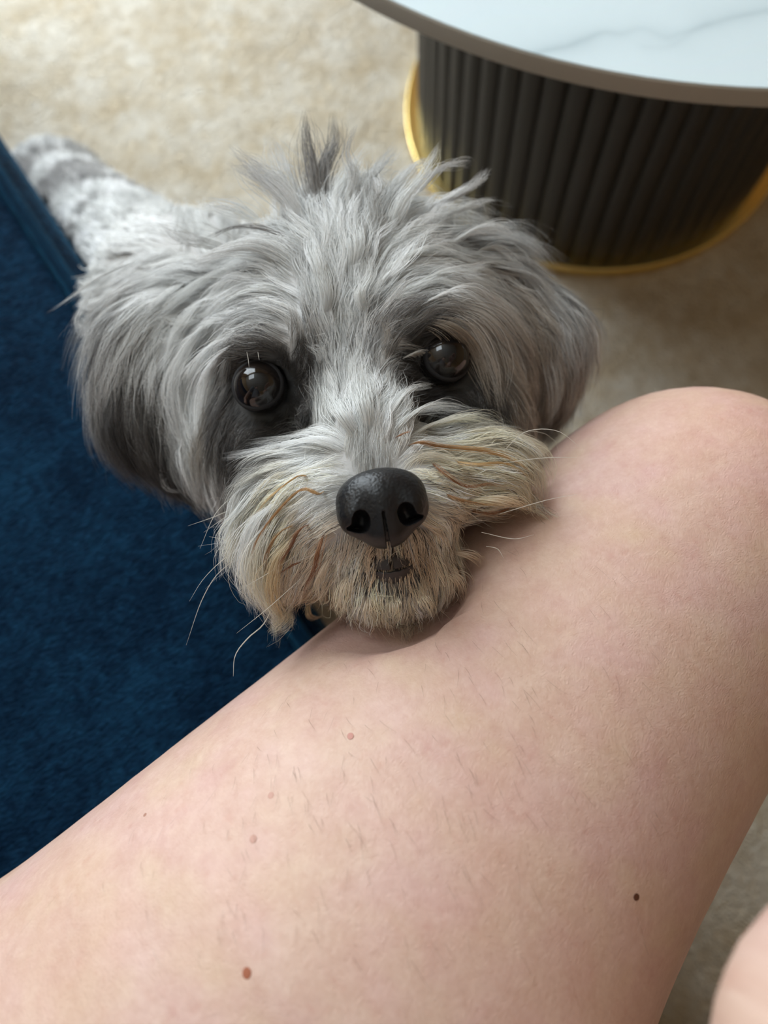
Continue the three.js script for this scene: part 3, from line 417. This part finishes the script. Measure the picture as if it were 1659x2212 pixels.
// ---- coat: combing set out by control points on the head; x, y, way of the hair, length (px at the head), lift, colour
const WH = [0.94, 0.945, 0.925], LG = [0.86, 0.865, 0.85], GR = [0.69, 0.685, 0.675], MG = [0.42, 0.40, 0.385], DG = [0.16, 0.145, 0.13], BK = [0.035, 0.03, 0.028], CR = [0.97, 0.88, 0.69], PC = [0.93, 0.81, 0.67], TN = [0.78, 0.60, 0.42], BG = [0.42, 0.36, 0.295];  // BG: brown-grey hair, darkened to carry the shade on the right of the head
const CTRL = [
  [620, 480, -.35, -1, 150, .55, GR], [700, 460, -.05, -1, 150, .65, LG], [780, 460, .1, -1, 160, .65, LG], [880, 460, .5, -.9, 160, .55, LG], [980, 490, .85, -.5, 150, .5, GR], [1060, 550, .95, -.15, 130, .45, GR],
  [500, 510, -.85, -.5, 150, .45, GR], [420, 530, -1, -.15, 140, .4, GR], [360, 570, -1, .25, 150, .35, GR],
  [690, 600, -.12, -1, 170, .35, LG], [705, 680, -.1, -1, 150, .3, LG], [760, 620, .1, -1, 150, .4, WH], [740, 730, 0, -1, 110, .3, LG], [690, 740, -.25, -.95, 90, .3, GR],
  [630, 560, -.75, -.65, 160, .4, LG], [560, 560, -1, -.2, 160, .35, LG], [480, 600, -1, .15, 160, .35, LG], [420, 660, -.9, .4, 170, .35, LG], [520, 650, -1, .1, 160, .35, WH], [600, 650, -.9, -.4, 140, .35, GR], [450, 720, -.8, .55, 160, .35, WH], [380, 740, -.65, .75, 170, .35, LG], [380, 850, -.2, 1, 150, .25, LG], [420, 920, .0, 1, 140, .2, LG], [440, 1010, .12, 1, 120, .2, GR], [500, 720, -.95, .25, 130, .3, WH], [570, 715, -1, -.1, 110, .3, GR], [440, 800, -.5, .85, 130, .25, WH],
  [640, 770, .15, -1, 45, .4, DG], [650, 830, .6, -.5, 40, .35, DG], [650, 880, .75, .2, 40, .3, MG], [560, 765, -.95, -.05, 75, .3, DG], [500, 790, -.85, .5, 90, .25, MG], [480, 860, -.5, .85, 90, .2, DG], [530, 920, -.5, .85, 75, .2, DG], [600, 920, -.6, .6, 55, .25, DG], [480, 960, -.15, 1, 90, .2, DG], [500, 1010, .0, 1, 80, .2, MG], [450, 900, -.1, 1, 110, .2, BG],
  [830, 650, .6, -.75, 120, .35, WH], [900, 600, .9, -.4, 150, .35, WH], [1000, 620, 1, .1, 150, .35, LG], [1080, 680, .75, .65, 140, .3, BG], [920, 660, .95, -.2, 120, .35, GR], [830, 710, .5, -.8, 80, .35, MG], [870, 700, .7, -.6, 70, .35, DG], [980, 690, .95, .2, 120, .3, GR], [1030, 740, .75, .65, 130, .3, BG], [1060, 810, .4, .9, 130, .25, BG], [1090, 890, .25, .95, 110, .25, BG], [1150, 740, .5, .85, 140, .3, BG], [1100, 780, .5, .85, 140, .3, BG],  // right of the face: BG puts its shaded side into the hair colour
  [990, 860, .5, .6, 45, .25, BK], [1040, 860, .25, .9, 60, .2, BK], [1000, 800, .5, .75, 50, .25, BK], [1040, 900, .3, .9, 60, .2, DG], [960, 720, .9, .1, 60, .3, DG], [880, 770, .8, .35, 60, .35, BG], [890, 830, .6, -.1, 55, .35, BG], [940, 860, .7, -.1, 60, .3, DG],
  [800, 1000, 0, -1, 45, .35, LG], [795, 950, 0, -1, 100, .35, WH], [775, 890, -.05, -1, 120, .4, WH], [765, 830, -.05, -1, 100, .4, LG], [790, 770, .05, -1, 80, .4, GR], [700, 910, -.55, -.8, 120, .4, WH], [660, 955, -.9, -.35, 130, .35, WH], [600, 975, -1, .0, 130, .35, WH], [860, 910, .5, -.8, 120, .4, WH], [930, 910, .85, -.45, 130, .4, WH], [1000, 920, .95, -.1, 120, .35, WH], [710, 840, -.35, -.9, 90, .35, GR], [840, 840, .4, -.85, 80, .35, GR], [690, 990, -.9, -.1, 90, .3, WH],
  [690, 1030, -.9, .2, 110, .3, CR], [640, 1040, -.85, .45, 150, .35, CR], [580, 1060, -.7, .7, 170, .35, WH], [550, 1130, -.35, .95, 170, .3, CR], [570, 1210, -.1, 1, 140, .25, CR], [620, 1110, -.65, .75, 150, .3, CR], [630, 1200, -.35, .9, 120, .25, PC], [680, 1120, -.7, .6, 70, .25, PC], [690, 1200, -.45, .85, 75, .2, PC], [705, 1070, -.9, .3, 45, .25, WH],
  [950, 990, .95, -.1, 110, .3, CR], [1000, 965, 1, -.1, 140, .35, CR], [1080, 965, .95, .3, 130, .35, CR], [1120, 1020, .7, .7, 110, .3, CR], [1040, 1040, 1, .15, 130, .3, CR], [960, 1080, .85, .25, 70, .25, PC], [1050, 1110, .9, .25, 100, .25, TN], [980, 1160, .75, .55, 75, .25, PC], [945, 1050, .85, .1, 45, .25, CR],
  [760, 1200, -.3, .95, 60, .35, PC], [805, 1215, -.1, 1, 55, .35, TN], [900, 1200, .3, .95, 60, .35, TN], [945, 1185, .5, .85, 65, .25, PC], [730, 1160, -.5, .8, 55, .25, PC], [850, 1300, 0.05, 1, 60, .35, CR], [770, 1290, -.25, .97, 75, .35, CR], [920, 1285, .35, .95, 70, .35, CR], [700, 1280, -.35, .95, 70, .2, TN], [1000, 1225, .65, .75, 70, .25, TN], [960, 1260, .45, .9, 65, .25, PC],
  [300, 620, -.75, .65, 170, .3, GR], [260, 700, -.35, .95, 180, .25, MG], [270, 820, .0, 1, 190, .2, BK], [320, 920, .2, 1, 150, .2, BK], [330, 760, -.3, .95, 170, .2, DG], [370, 980, .25, .95, 100, .2, BK], [340, 850, 0, 1, 150, .2, BK],
  [1130, 560, .85, .4, 110, .2, GR], [1100, 640, .8, .6, 140, .25, BG], [330, 570, -.9, .45, 150, .2, GR], [240, 640, -.5, .85, 170, .2, GR], [1180, 640, .5, .85, 150, .2, GR], [1215, 740, .3, .95, 140, .25, BG], [1200, 840, .05, 1, 110, .25, BG],
];
const ctr = [];
const snap = (px, py) => { const r = ray(px, py); let b = 9, bt = 0.3; for (let t = 0.2; t < 0.4; t += 0.002) { const p = Q(px, py, t), d = dogSDF(p.x, p.y, p.z); if (d < b) { b = d; bt = t; } } const p = Q(px, py, bt); for (let i = 0; i < 3; i++) { const d = dogSDF(p.x, p.y, p.z); grad(dogSDF, p.x, p.y, p.z, 0.001, gsn); p.x -= gsn[0] * d; p.y -= gsn[1] * d; p.z -= gsn[2] * d; } return [p, bt]; };
const gsn = [0, 0, 0];
for (const [x, y, dx, dy, len, lift, col] of CTRL) { let t = dogHit(x, y), p3; if (t == null) [p3, t] = snap(x, y); else p3 = Q(x, y, t); const l = Math.hypot(dx, dy); ctr.push({ p: p3, d: camR.clone().multiplyScalar(dx / l).addScaledVector(camU, -dy / l), len: len * (y < 520 && x > 450 ? 1.35 : 1.15) * t / FPX, lift: lift * (y < 520 && x > 450 ? 1.25 : 0.62), col, head: 1 }); }
// back and body: hair lies away from the head, towards the tail and down
const toTail = RUMP.clone().sub(SHOULDER).normalize();
for (const [c, off] of [[SHOULDER, [[0, .06, 0], [-.06, .02, 0], [-.04, .05, -.03], [0, .05, -.05], [.05, .03, 0]]], [SHOULDER.clone().lerp(RUMP, 0.35), [[0, .06, 0], [-.05, .03, 0], [.05, .02, 0]]], [SHOULDER.clone().lerp(RUMP, 0.7), [[0, .06, 0], [.05, .02, 0]]], [RUMP, [[.03, .05, 0], [0, .05, -.05], [.06, 0, 0]]], [CHESTD, [[0, 0, -.06], [.06, 0, 0], [0, 0, .06]]], [TAIL2, [[0, .02, 0]]], [NECK.clone().lerp(SHOULDER, 0.45), [[-.05, .02, 0], [-.03, .05, -.02], [0, .05, -.04], [.04, .03, -.03]]], [NECK.clone().lerp(SHOULDER, 0.75), [[-.05, .02, 0], [-.03, .05, -.02], [0, .05, -.04]]]])
  for (const o of off) { const p = c.clone().add(V(...o)); for (let i = 0; i < 4; i++) { const d = dogSDF(p.x, p.y, p.z); grad(dogSDF, p.x, p.y, p.z, 0.001, gsn); p.x -= gsn[0] * d; p.y -= gsn[1] * d; p.z -= gsn[2] * d; } const patch = c === RUMP && o[1] === 0 || (c === RUMP && o[2] === 0); ctr.push({ p, d: toTail.clone().add(V(0, -0.4, 0)).normalize(), len: 0.028, lift: 0.14, col: patch ? GR : WH }); }
function groom(p, o) {
  let sw = 0; o.d.set(0, 0, 0); o.len = o.lift = o.c[0] = o.c[1] = o.c[2] = 0;
  for (const k of ctr) { const q = (p.x - k.p.x) ** 2 + (p.y - k.p.y) ** 2 + (p.z - k.p.z) ** 2 + 4e-6, w = 1 / (q * q); sw += w; o.d.addScaledVector(k.d, w); o.len += k.len * w; o.lift += k.lift * w; for (let i = 0; i < 3; i++) o.c[i] += k.col[i] * w; }
  o.d.divideScalar(sw).normalize(); o.len /= sw; o.lift /= sw; for (let i = 0; i < 3; i++) o.c[i] /= sw; return o;
}
const mark = (p, c) => { // dark hair round and below the eyes, socket shade put into the colour too
  const d = p.clone().sub(HO), a = d.dot(HR) * 1000 - 1, u = d.dot(HU) * 1000, s = Math.abs(a), w = 1 + 0.16 * noise3(p.x * 160, p.y * 160, p.z * 160), r = Math.hypot((s - 33) / 21, (u + 7) / 21) * w, k = clamp((1.15 - r) / 0.3, 0, 1), dk = [0.05, 0.042, 0.037];
  return c.map((v, i) => lerp(v, dk[i], k));
};
const patch = (p, c) => { const t = clamp((p.distanceTo(SHOULDER) - 0.11) / 0.03, 0, 1), k = t * clamp(noise3(p.x * 34 + 3, p.y * 34, p.z * 34) * 2.5 + 0.35, 0, 1); return c.map((v, i) => lerp(v, [0.34, 0.325, 0.32][i], k)); }; // grey patches over the back
const KP = 9, gtmp = [0, 0, 0], GO = { d: V(), c: [0, 0, 0], len: 0, lift: 0 };
function hairPath(root, n0, len, lift, R, out, wild) {
  const p = root.clone(), d = V(), t = V(), n = n0.clone(), ph = R() * 6.28, wl = 0.012 + R() * 0.02, amp = (0.1 + R() * 0.32) * wild, side = V(); out.push(p.clone());
  for (let k = 1; k < KP; k++) {
    const s = k / (KP - 1); groom(p, GO); t.copy(GO.d).addScaledVector(n, -GO.d.dot(n)).normalize();
    const want = V().copy(t).addScaledVector(n, lift * 1.1 * (1 - 1.5 * s)); if (k === 1) d.copy(want).normalize(); else d.lerp(want, 0.45).normalize();
    side.crossVectors(n, d).normalize(); const st = d.clone().addScaledVector(side, amp * Math.sin(ph + s * len / wl * 6.28)).add(V(0, -0.10 * s, 0)).normalize();
    p.addScaledVector(st, len / (KP - 1));
    let h = dogSDF(p.x, p.y, p.z); grad(dogSDF, p.x, p.y, p.z, 0.001, gtmp); n.set(...gtmp);
    const e = Math.min(p.distanceTo(EYE_L), p.distanceTo(EYE_R)); if (e < 0.0118) { const c = p.distanceTo(EYE_L) < p.distanceTo(EYE_R) ? EYE_L : EYE_R; p.sub(c).setLength(0.0120).add(c); }
    if (h < 0.0012) p.addScaledVector(n, 0.0012 - h);
    out.push(p.clone());
  }
  return out;
}
{
  const R = rng(77), headGeo = new HairGeo(), bodyGeo = new HairGeo();
  // area-weighted sampling of the skin
  const nt = skinIdx.length / 3, cum = new Float64Array(nt); let acc = 0; const A = V(), B = V(), C = V(), X = V();
  const headC = hp(0, -8, -25);
  for (let i = 0; i < nt; i++) { A.fromArray(skinPos, skinIdx[3 * i] * 3); B.fromArray(skinPos, skinIdx[3 * i + 1] * 3); C.fromArray(skinPos, skinIdx[3 * i + 2] * 3); X.copy(A).add(B).add(C).divideScalar(3);
    let w = B.sub(A).cross(C.sub(A)).length(); const hd = X.distanceTo(headC), head = hd < 0.115; const n = grad(dogSDF, X.x, X.y, X.z, 0.002, gtmp), v = CAM.clone().sub(X).normalize(), f = n[0] * v.x + n[1] * v.y + n[2] * v.z;
    w *= head ? (f > -0.2 ? 1 : 0.4) : 0.07; acc += w; cum[i] = acc; }
  const pick = () => { const r = R() * acc; let lo = 0, hi = nt - 1; while (lo < hi) { const m = (lo + hi) >> 1; if (cum[m] < r) lo = m + 1; else hi = m; } let u = R(), v = R(); if (u + v > 1) { u = 1 - u; v = 1 - v; } A.fromArray(skinPos, skinIdx[3 * lo] * 3); B.fromArray(skinPos, skinIdx[3 * lo + 1] * 3); C.fromArray(skinPos, skinIdx[3 * lo + 2] * 3); return A.clone().addScaledVector(B.sub(A), u).addScaledVector(C.sub(A), v); };
  const ok = p => p.distanceTo(EYE_L) > 0.0122 && p.distanceTo(EYE_R) > 0.0122 && noseWorld(p.x, p.y, p.z, false) > 0.6 && p.y > 0.02;
  const mouthC = noseAt(0.5, -21, -9);
  const NG = 5200, guides = [], CELL = 0.012, grid = new Map(), key = (x, y, z) => Math.floor(x / CELL) + ',' + Math.floor(y / CELL) + ',' + Math.floor(z / CELL);
  for (let tries = 0; guides.length < NG && tries < NG * 3; tries++) {
    const p = pick(); if (!ok(p)) continue; const n = V(...grad(dogSDF, p.x, p.y, p.z, 0.001, gtmp)); groom(p, GO);
    const head = p.distanceTo(headC) < 0.125, len = GO.len * (0.75 + R() * 0.5), lift = GO.lift * (0.6 + R() * 0.9), tone = R() < 0.28 ? 1.2 + R() * 0.2 : 0.64 + R() * 0.42, path = hairPath(p, n, len, lift, R, [], GO.len > 0.012 ? 1 : 0.5);
    const g = { p, n, path, tone, head, cool: R(), clump: 0.1 + R() * 0.5 }; guides.push(g); const k = key(p.x, p.y, p.z); if (!grid.has(k)) grid.set(k, []); grid.get(k).push(g);
  }
  const nearest = p => { let b = null, m = 1e9; const i = Math.floor(p.x / CELL), j = Math.floor(p.y / CELL), k = Math.floor(p.z / CELL); for (let a = -1; a < 2; a++) for (let c = -1; c < 2; c++) for (let e = -1; e < 2; e++) { const l = grid.get((i + a) + ',' + (j + c) + ',' + (k + e)); if (l) for (const g of l) { const q = g.p.distanceToSquared(p); if (q < m) { m = q; b = g; } } } return b; };
  const NH = 160000; let nh = 0;
  for (let h = 0; h < NH; h++) {
    const p = pick(); if (!ok(p)) continue; const mo = p.distanceTo(mouthC); if (mo < 0.0095 && R() < 0.6) continue;
    const g = nearest(p); if (!g) continue; groom(p, GO);
    const off = p.clone().sub(g.p), pts = [], sc = 0.75 + R() * 0.4, fz = (R() < 0.12 ? 0.0022 : 0.0007), ph = R() * 6.28, f1 = 4 + R() * 5, ax = V(R() - .5, R() - .5, R() - .5).normalize(), thick = g.head ? 1 : 4.5, stray = R() < 0.06;
    for (let k = 0; k < KP; k++) { const s = k / (KP - 1), q = g.path[k].clone().sub(g.p).multiplyScalar(sc); q.add(g.p).addScaledVector(off, 1 - g.clump * Math.pow(s, 0.8) * (stray ? 0.2 : 1)); q.addScaledVector(ax, fz * (stray ? 3.2 : 1) * s * Math.sin(ph + s * f1)).addScaledVector(g.n, stray ? 0.004 * s * s : 0); pts.push(q); }
    let tone = g.tone * (0.8 + R() * 0.4); const dk = R(); let c0 = (g.head ? mark(p, GO.c) : patch(p, GO.c)).map(v => v * tone), c1 = c0; const lum = c0[1];
    if (dk < 0.07 && g.head && GO.c[2] < 0.7) c0 = c1 = [0.06, 0.055, 0.055]; else if (dk > 0.93 && lum > 0.3) c0 = c1 = [0.8, 0.8, 0.78];
    c0 = c0.map(v => Math.min(v, 0.95)); c1 = c1.map(v => Math.min(v, 0.95));
    const jn = g.n.clone().add(V(R() - .5, R() - .5, R() - .5).multiplyScalar(0.9)).normalize(); (g.head ? headGeo : bodyGeo).add(pts, jn, (0.000055 + R() * 0.00004) * thick, c0, c1, 0.15); nh++;
  }
  // single locks that stand out: points, hairs, half width (px), root and tip colours, distance if it hangs free
  const RU = [0.36, 0.17, 0.07], RD = [0.16, 0.06, 0.03], TA = [0.62, 0.42, 0.20];
  const LOCKS = [
    [[[690, 470], [678, 400], [664, 320], [658, 236]], 130, 14, MG, DG], [[[690, 460], [698, 370], [722, 300], [719, 245]], 130, 14, MG, DG], [[[650, 500], [626, 435], [560, 370], [491, 311]], 90, 20, LG, MG], [[[620, 450], [586, 394], [540, 370], [491, 349]], 60, 14, GR, MG], [[[640, 470], [622, 403], [596, 340], [574, 286]], 80, 16, WH, GR], [[[717, 480], [762, 390], [748, 327], [773, 259]], 40, 10, LG, MG], [[[816, 525], [806, 450], [798, 400], [797, 350]], 26, 8, LG, DG], [[[835, 510], [870, 430], [905, 388], [952, 308]], 90, 14, WH, LG], [[[730, 460], [745, 390], [765, 350], [794, 308]], 80, 18, WH, LG], [[[775, 430], [800, 380], [830, 345], [856, 313]], 80, 18, LG, GR], [[[900, 470], [960, 430], [1000, 410], [1042, 388]], 80, 16, WH, LG], [[[940, 480], [1000, 450], [1040, 440], [1072, 432]], 60, 14, LG, GR], [[[560, 480], [500, 450], [450, 440], [415, 440]], 70, 18, LG, GR], [[[500, 540], [430, 520], [390, 510], [340, 480]], 70, 18, LG, MG], [[[900, 420], [940, 370], [990, 355], [1020, 352]], 60, 18, GR, MG],
    [[[660, 545], [619, 512], [550, 488], [494, 492], [422, 530]], 30, 6, MG, DG], [[[680, 640], [690, 590], [675, 540], [665, 480]], 90, 14, WH, LG], [[[700, 700], [705, 640], [690, 580], [680, 520]], 80, 12, LG, WH], [[[640, 640], [560, 620], [480, 660], [400, 690]], 90, 16, WH, LG], [[[600, 690], [520, 670], [440, 700], [375, 760]], 110, 18, WH, WH], [[[460, 690], [400, 700], [340, 680]], 60, 14, WH, LG], [[[480, 740], [420, 740], [330, 730]], 60, 14, WH, LG], [[[420, 600], [350, 640], [300, 680]], 70, 16, LG, LG], [[[850, 640], [930, 600], [1010, 590], [1080, 560]], 90, 16, WH, LG], [[[880, 680], [950, 640], [1020, 650], [1090, 700]], 90, 16, LG, GR], [[[820, 600], [870, 560], [930, 540], [1000, 560]], 80, 16, WH, LG],
    [[[770, 985], [700, 950], [600, 965], [478, 990]], 90, 14, WH, WH, -0.011], [[[760, 975], [690, 930], [620, 945], [530, 960]], 80, 14, WH, WH, -0.011], [[[780, 960], [740, 900], [715, 860], [690, 830]], 80, 12, WH, LG, -0.011], [[[800, 950], [790, 880], [775, 820], [765, 745]], 80, 16, WH, LG, -0.011], [[[830, 960], [880, 900], [950, 880], [1040, 890]], 90, 16, WH, LG, -0.011], [[[860, 960], [930, 920], [1020, 905], [1110, 930]], 90, 16, WH, CR, -0.011], [[[820, 930], [850, 870], [890, 840], [940, 830]], 70, 14, LG, LG, -0.011], [[[825, 760], [835, 730], [832, 705], [815, 690]], 30, 9, GR, BG], [[[860, 780], [900, 762], [928, 785], [947, 825]], 60, 7, BG, LG], [[[700, 800], [690, 760], [660, 740]], 40, 10, GR, LG],
    [[[640, 1060], [560, 1120], [530, 1220], [550, 1330]], 160, 22, WH, WH], [[[620, 1090], [560, 1180], [560, 1270], [590, 1340]], 140, 20, WH, CR], [[[600, 1060], [530, 1110], [500, 1170], [490, 1235]], 120, 16, WH, CR], [[[660, 1130], [600, 1210], [590, 1290], [620, 1345]], 90, 14, CR, TA], [[[1040, 980], [1120, 990], [1165, 1030], [1180, 1085]], 130, 18, CR, CR], [[[1030, 950], [1110, 950], [1170, 980], [1198, 1040]], 120, 16, WH, CR], [[[1000, 1080], [1070, 1080], [1120, 1090], [1150, 1100]], 80, 14, CR, TN],
    [[[701, 1059], [683, 1067], [655, 1055], [603, 1100], [563, 1152], [545, 1197], [545, 1229]], 16, 3, TA, RU, -0.012], [[[671, 1030], [640, 1030], [592, 1066], [540, 1122]], 12, 3, TA, TA, -0.012], [[[646, 1129], [603, 1152], [574, 1206], [574, 1233], [588, 1256]], 20, 4, TA, RD, -0.012], [[[673, 1131], [644, 1147], [626, 1183], [601, 1224], [597, 1262]], 24, 4, RU, RD, -0.012], [[[660, 1211], [626, 1224], [599, 1244]], 14, 3, RU, RD, -0.012], [[[705, 1138], [689, 1188], [678, 1235], [658, 1274], [658, 1310]], 24, 4, RU, RD, -0.012], [[[667, 1300], [669, 1328], [685, 1335], [705, 1328]], 16, 4, TA, TN, -0.012], [[[849, 948], [875, 935], [895, 927]], 8, 2, RU, RU, -0.012], [[[878, 964], [907, 955], [950, 964], [1047, 974], [1119, 998], [1167, 1042]], 24, 4, RU, TA, -0.012], [[[926, 993], [965, 1027], [1008, 1051], [1061, 1046], [1105, 1056]], 18, 3, RU, RU, -0.012], [[[950, 1061], [994, 1080], [1047, 1090], [1090, 1090]], 18, 3, RU, TA, -0.012], [[[965, 993], [1027, 1003], [1095, 1003], [1153, 1037]], 14, 3, TA, TA, -0.012], [[[1000, 1100], [1060, 1110], [1110, 1090], [1140, 1062]], 14, 4, RU, RD, -0.012],
    [[[580, 690], [470, 740], [410, 840], [425, 960], [455, 1060]], 160, 20, WH, LG], [[[600, 710], [500, 750], [440, 830], [430, 930], [460, 1030]], 140, 14, WH, LG], [[[540, 660], [430, 720], [370, 830], [385, 930], [430, 1040]], 150, 20, LG, GR], [[[560, 740], [490, 770], [450, 840], [440, 940]], 90, 10, BG, BG], [[[900, 670], [1000, 700], [1060, 790], [1085, 900]], 140, 18, LG, BG], [[[930, 650], [1040, 690], [1110, 790], [1130, 900]], 140, 18, LG, BG], [[[890, 690], [970, 705], [1030, 770], [1060, 880]], 90, 12, BG, BG], [[[950, 620], [1050, 650], [1130, 740], [1165, 850]], 120, 18, GR, BG],
    [[[660, 600], [600, 545], [520, 530], [430, 570]], 110, 18, LG, LG], [[[640, 580], [560, 530], [480, 540], [400, 580]], 90, 16, GR, GR], [[[560, 600], [470, 590], [390, 640], [330, 700]], 110, 18, LG, LG], [[[520, 640], [440, 650], [380, 720], [350, 800]], 110, 16, WH, LG], [[[760, 600], [770, 540], [760, 480], [770, 420]], 100, 16, WH, LG], [[[790, 640], [850, 590], [900, 520], [960, 480]], 100, 16, WH, LG], [[[800, 690], [780, 640], [800, 590], [790, 540]], 80, 14, WH, WH], [[[1000, 560], [1060, 540], [1110, 570], [1140, 620]], 90, 16, LG, GR], [[[960, 540], [1020, 500], [1080, 500], [1120, 520]], 90, 16, LG, GR],
    [[[620, 430], [600, 390], [560, 370], [540, 340]], 80, 18, LG, GR], [[[700, 430], [690, 380], [700, 340], [690, 310]], 70, 14, LG, GR], [[[840, 430], [860, 390], [890, 360], [930, 345]], 80, 16, LG, GR], [[[960, 440], [1010, 410], [1040, 380], [1050, 365]], 70, 16, GR, MG],
    [[[720, 1190], [700, 1230], [690, 1270], [700, 1320]], 26, 11, PC, CR], [[[760, 1230], [745, 1270], [740, 1310], [730, 1345]], 26, 11, PC, CR], [[[800, 1280], [795, 1310], [790, 1335], [785, 1355]], 26, 11, PC, CR], [[[850, 1285], [855, 1310], [855, 1330], [860, 1345]], 26, 11, PC, CR], [[[900, 1270], [915, 1300], [930, 1320], [940, 1335]], 26, 11, PC, CR], [[[950, 1230], [985, 1250], [1000, 1280], [1000, 1300]], 26, 11, PC, TN], [[[970, 1190], [1010, 1200], [1035, 1215], [1045, 1230]], 26, 11, PC, TN], [[[990, 1130], [1050, 1130], [1080, 1140], [1100, 1150]], 26, 11, PC, TN],
    [[[383, 928], [389, 957], [357, 986], [349, 1026], [360, 1058], [418, 1061]], 14, 4, GR, MG, 0.318], [[[328, 841], [288, 899], [282, 934], [302, 992]], 40, 8, GR, GR, 0.318], [[[314, 769], [270, 821], [247, 861], [253, 902]], 40, 9, LG, GR, 0.318], [[[302, 720], [245, 775], [219, 818], [225, 870]], 50, 10, LG, GR, 0.318], [[[378, 911], [331, 934], [317, 963], [330, 1000]], 26, 6, GR, GR, 0.316], [[[300, 560], [210, 601], [158, 639], [100, 679]], 20, 5, LG, GR, 0.33], [[[200, 620], [174, 670], [164, 697], [187, 749]], 14, 5, GR, LG, 0.33], [[[330, 600], [250, 640], [200, 720], [195, 790]], 70, 14, GR, MG, 0.322], [[[360, 640], [280, 700], [240, 800], [250, 860]], 70, 14, LG, GR, 0.318], [[[360, 780], [310, 850], [290, 930], [330, 1010]], 40, 9, GR, MG, 0.314], [[[1180, 620], [1240, 700], [1272, 780], [1262, 850]], 60, 14, BG, MG, 0.335], [[[1190, 680], [1230, 770], [1240, 850], [1215, 915]], 60, 12, BG, BG, 0.332], [[[1150, 700], [1190, 790], [1200, 870], [1180, 930]], 70, 14, GR, BG, 0.325],
  ];
  const UPW = camB;
  for (const [pts, n, w, ca, cb, dist0] of LOCKS) { const up = dist0 < 0 ? -dist0 : 0.006, dist = dist0 > 0 ? dist0 : null;
    let dep = dist; const P3 = pts.map(([x, y], i) => { const t = dist ? null : dogHit(x, y); if (!dist) { if (t != null) dep = dep == null ? t - 0.003 : Math.min(t - up, Math.max(dep - 0.02, Math.min(t - up, dep + 0.02))); dep ??= 0.31; if (i && t == null) dep += 0.004; } return Q(x, y, dep + (i ? 0 : 0.006)); });
    const crv = new THREE.CatmullRomCurve3(P3), K = 12, C0 = crv.getSpacedPoints(K - 1), wm = w * dep / FPX, tone0 = 0.85 + R() * 0.25;
    for (let h = 0; h < n * 1.15; h++) {
      const a = R() * 6.28, r = Math.sqrt(R()) * wm, ox = Math.cos(a) * r, oy = Math.sin(a) * r * 0.6, len = 0.4 + 0.6 * Math.sqrt(R()), s0 = R() * 0.12, ph = R() * 6.28, f = 4 + R() * 9, am = wm * 0.7 * R() + 0.0004 * R(), ex = R() < 0.2 ? 2.4 : 1, pp = [];
      for (let k = 0; k < K; k++) { const s = s0 + k / (K - 1) * (len - s0), c = crv.getPointAt(s), sp = (0.3 + 0.95 * Math.sin(Math.PI * Math.min(1, s * 0.95 + 0.05))) * (s > 0.75 ? lerp(1, 0.3, (s - 0.75) / 0.25) : 1) * ex; c.addScaledVector(camR, ox * sp + am * s * Math.sin(ph + f * s)).addScaledVector(camU, ox * sp * 0.5 + am * s * Math.cos(ph + f * s)).addScaledVector(UPW, oy * sp); pp.push(c); }
      const t = tone0 * (0.85 + R() * 0.3); headGeo.add(pp, UPW.clone().add(V(R() - .5, R() - .5, R() - .5).multiplyScalar(1.5)).normalize(), 0.00006 + R() * 0.00004, ca.map(v => Math.min(0.95, v * t)), cb.map(v => Math.min(0.95, v * t)), 0.1);
    }
  }
  const furMat = M({ vertexColors: true, roughness: 0.95, transmission: 0.38, thickness: 0, specularIntensity: 0.5, clearcoat: 0.45, clearcoatRoughness: 0.4, side: THREE.DoubleSide });
  tag(mesh('head_coat', headGeo.build(DB), furMat, dog), 'wavy grey and white head hair, cream round the muzzle', null, null, 'stuff');
  tag(mesh('body_coat', bodyGeo.build(DB), furMat, dog), 'white and grey body hair', null, null, 'stuff');
  // whiskers and lashes
  const WS = [[[[545, 1079], [466, 1115], [406, 1136]], 0.272], [[[545, 1048], [500, 1075], [466, 1109], [432, 1185]], 0.27], [[[597, 1143], [495, 1199], [440, 1250], [409, 1299]], 0.26], [[[520, 1200], [470, 1240], [438, 1292], [402, 1394]], 0.27], [[[649, 1251], [581, 1312], [511, 1368]], 0.255], [[[588, 1314], [567, 1351], [536, 1378], [508, 1416], [504, 1461]], 0.265, 3], [[[500, 1170], [486, 1166], [452, 1159]], 0.268], [[[1088, 974], [1135, 933], [1204, 931], [1254, 967]], 0.25], [[[1088, 1000], [1178, 989], [1247, 988]], 0.25], [[[1080, 1110], [1186, 1079], [1251, 1067]], 0.252], [[[1040, 1150], [1113, 1164], [1153, 1155]], 0.25], [[[1050, 1180], [1075, 1186], [1088, 1206]], 0.25], [[[533, 760], [536, 775], [538, 793]], 0.268], [[[557, 760], [560, 778]], 0.268], [[[640, 1200], [560, 1250], [515, 1275]], 0.255], [[[560, 1090], [500, 1110], [440, 1150]], 0.27]];
  for (const [pts, d, k = 1] of WS) { const c = new THREE.CatmullRomCurve3(pts.map(([x, y]) => Q(x, y, d))); const wh = new HairGeo(); wh.add(c.getSpacedPoints(14), camB, 0.00011 * (k > 1 ? 1.8 : 1), [0.72, 0.68, 0.6], [0.8, 0.77, 0.7], 0.2); mesh('whisker', wh.build(DB), furMat, dog); }
}
renderer.render(scene, camera);
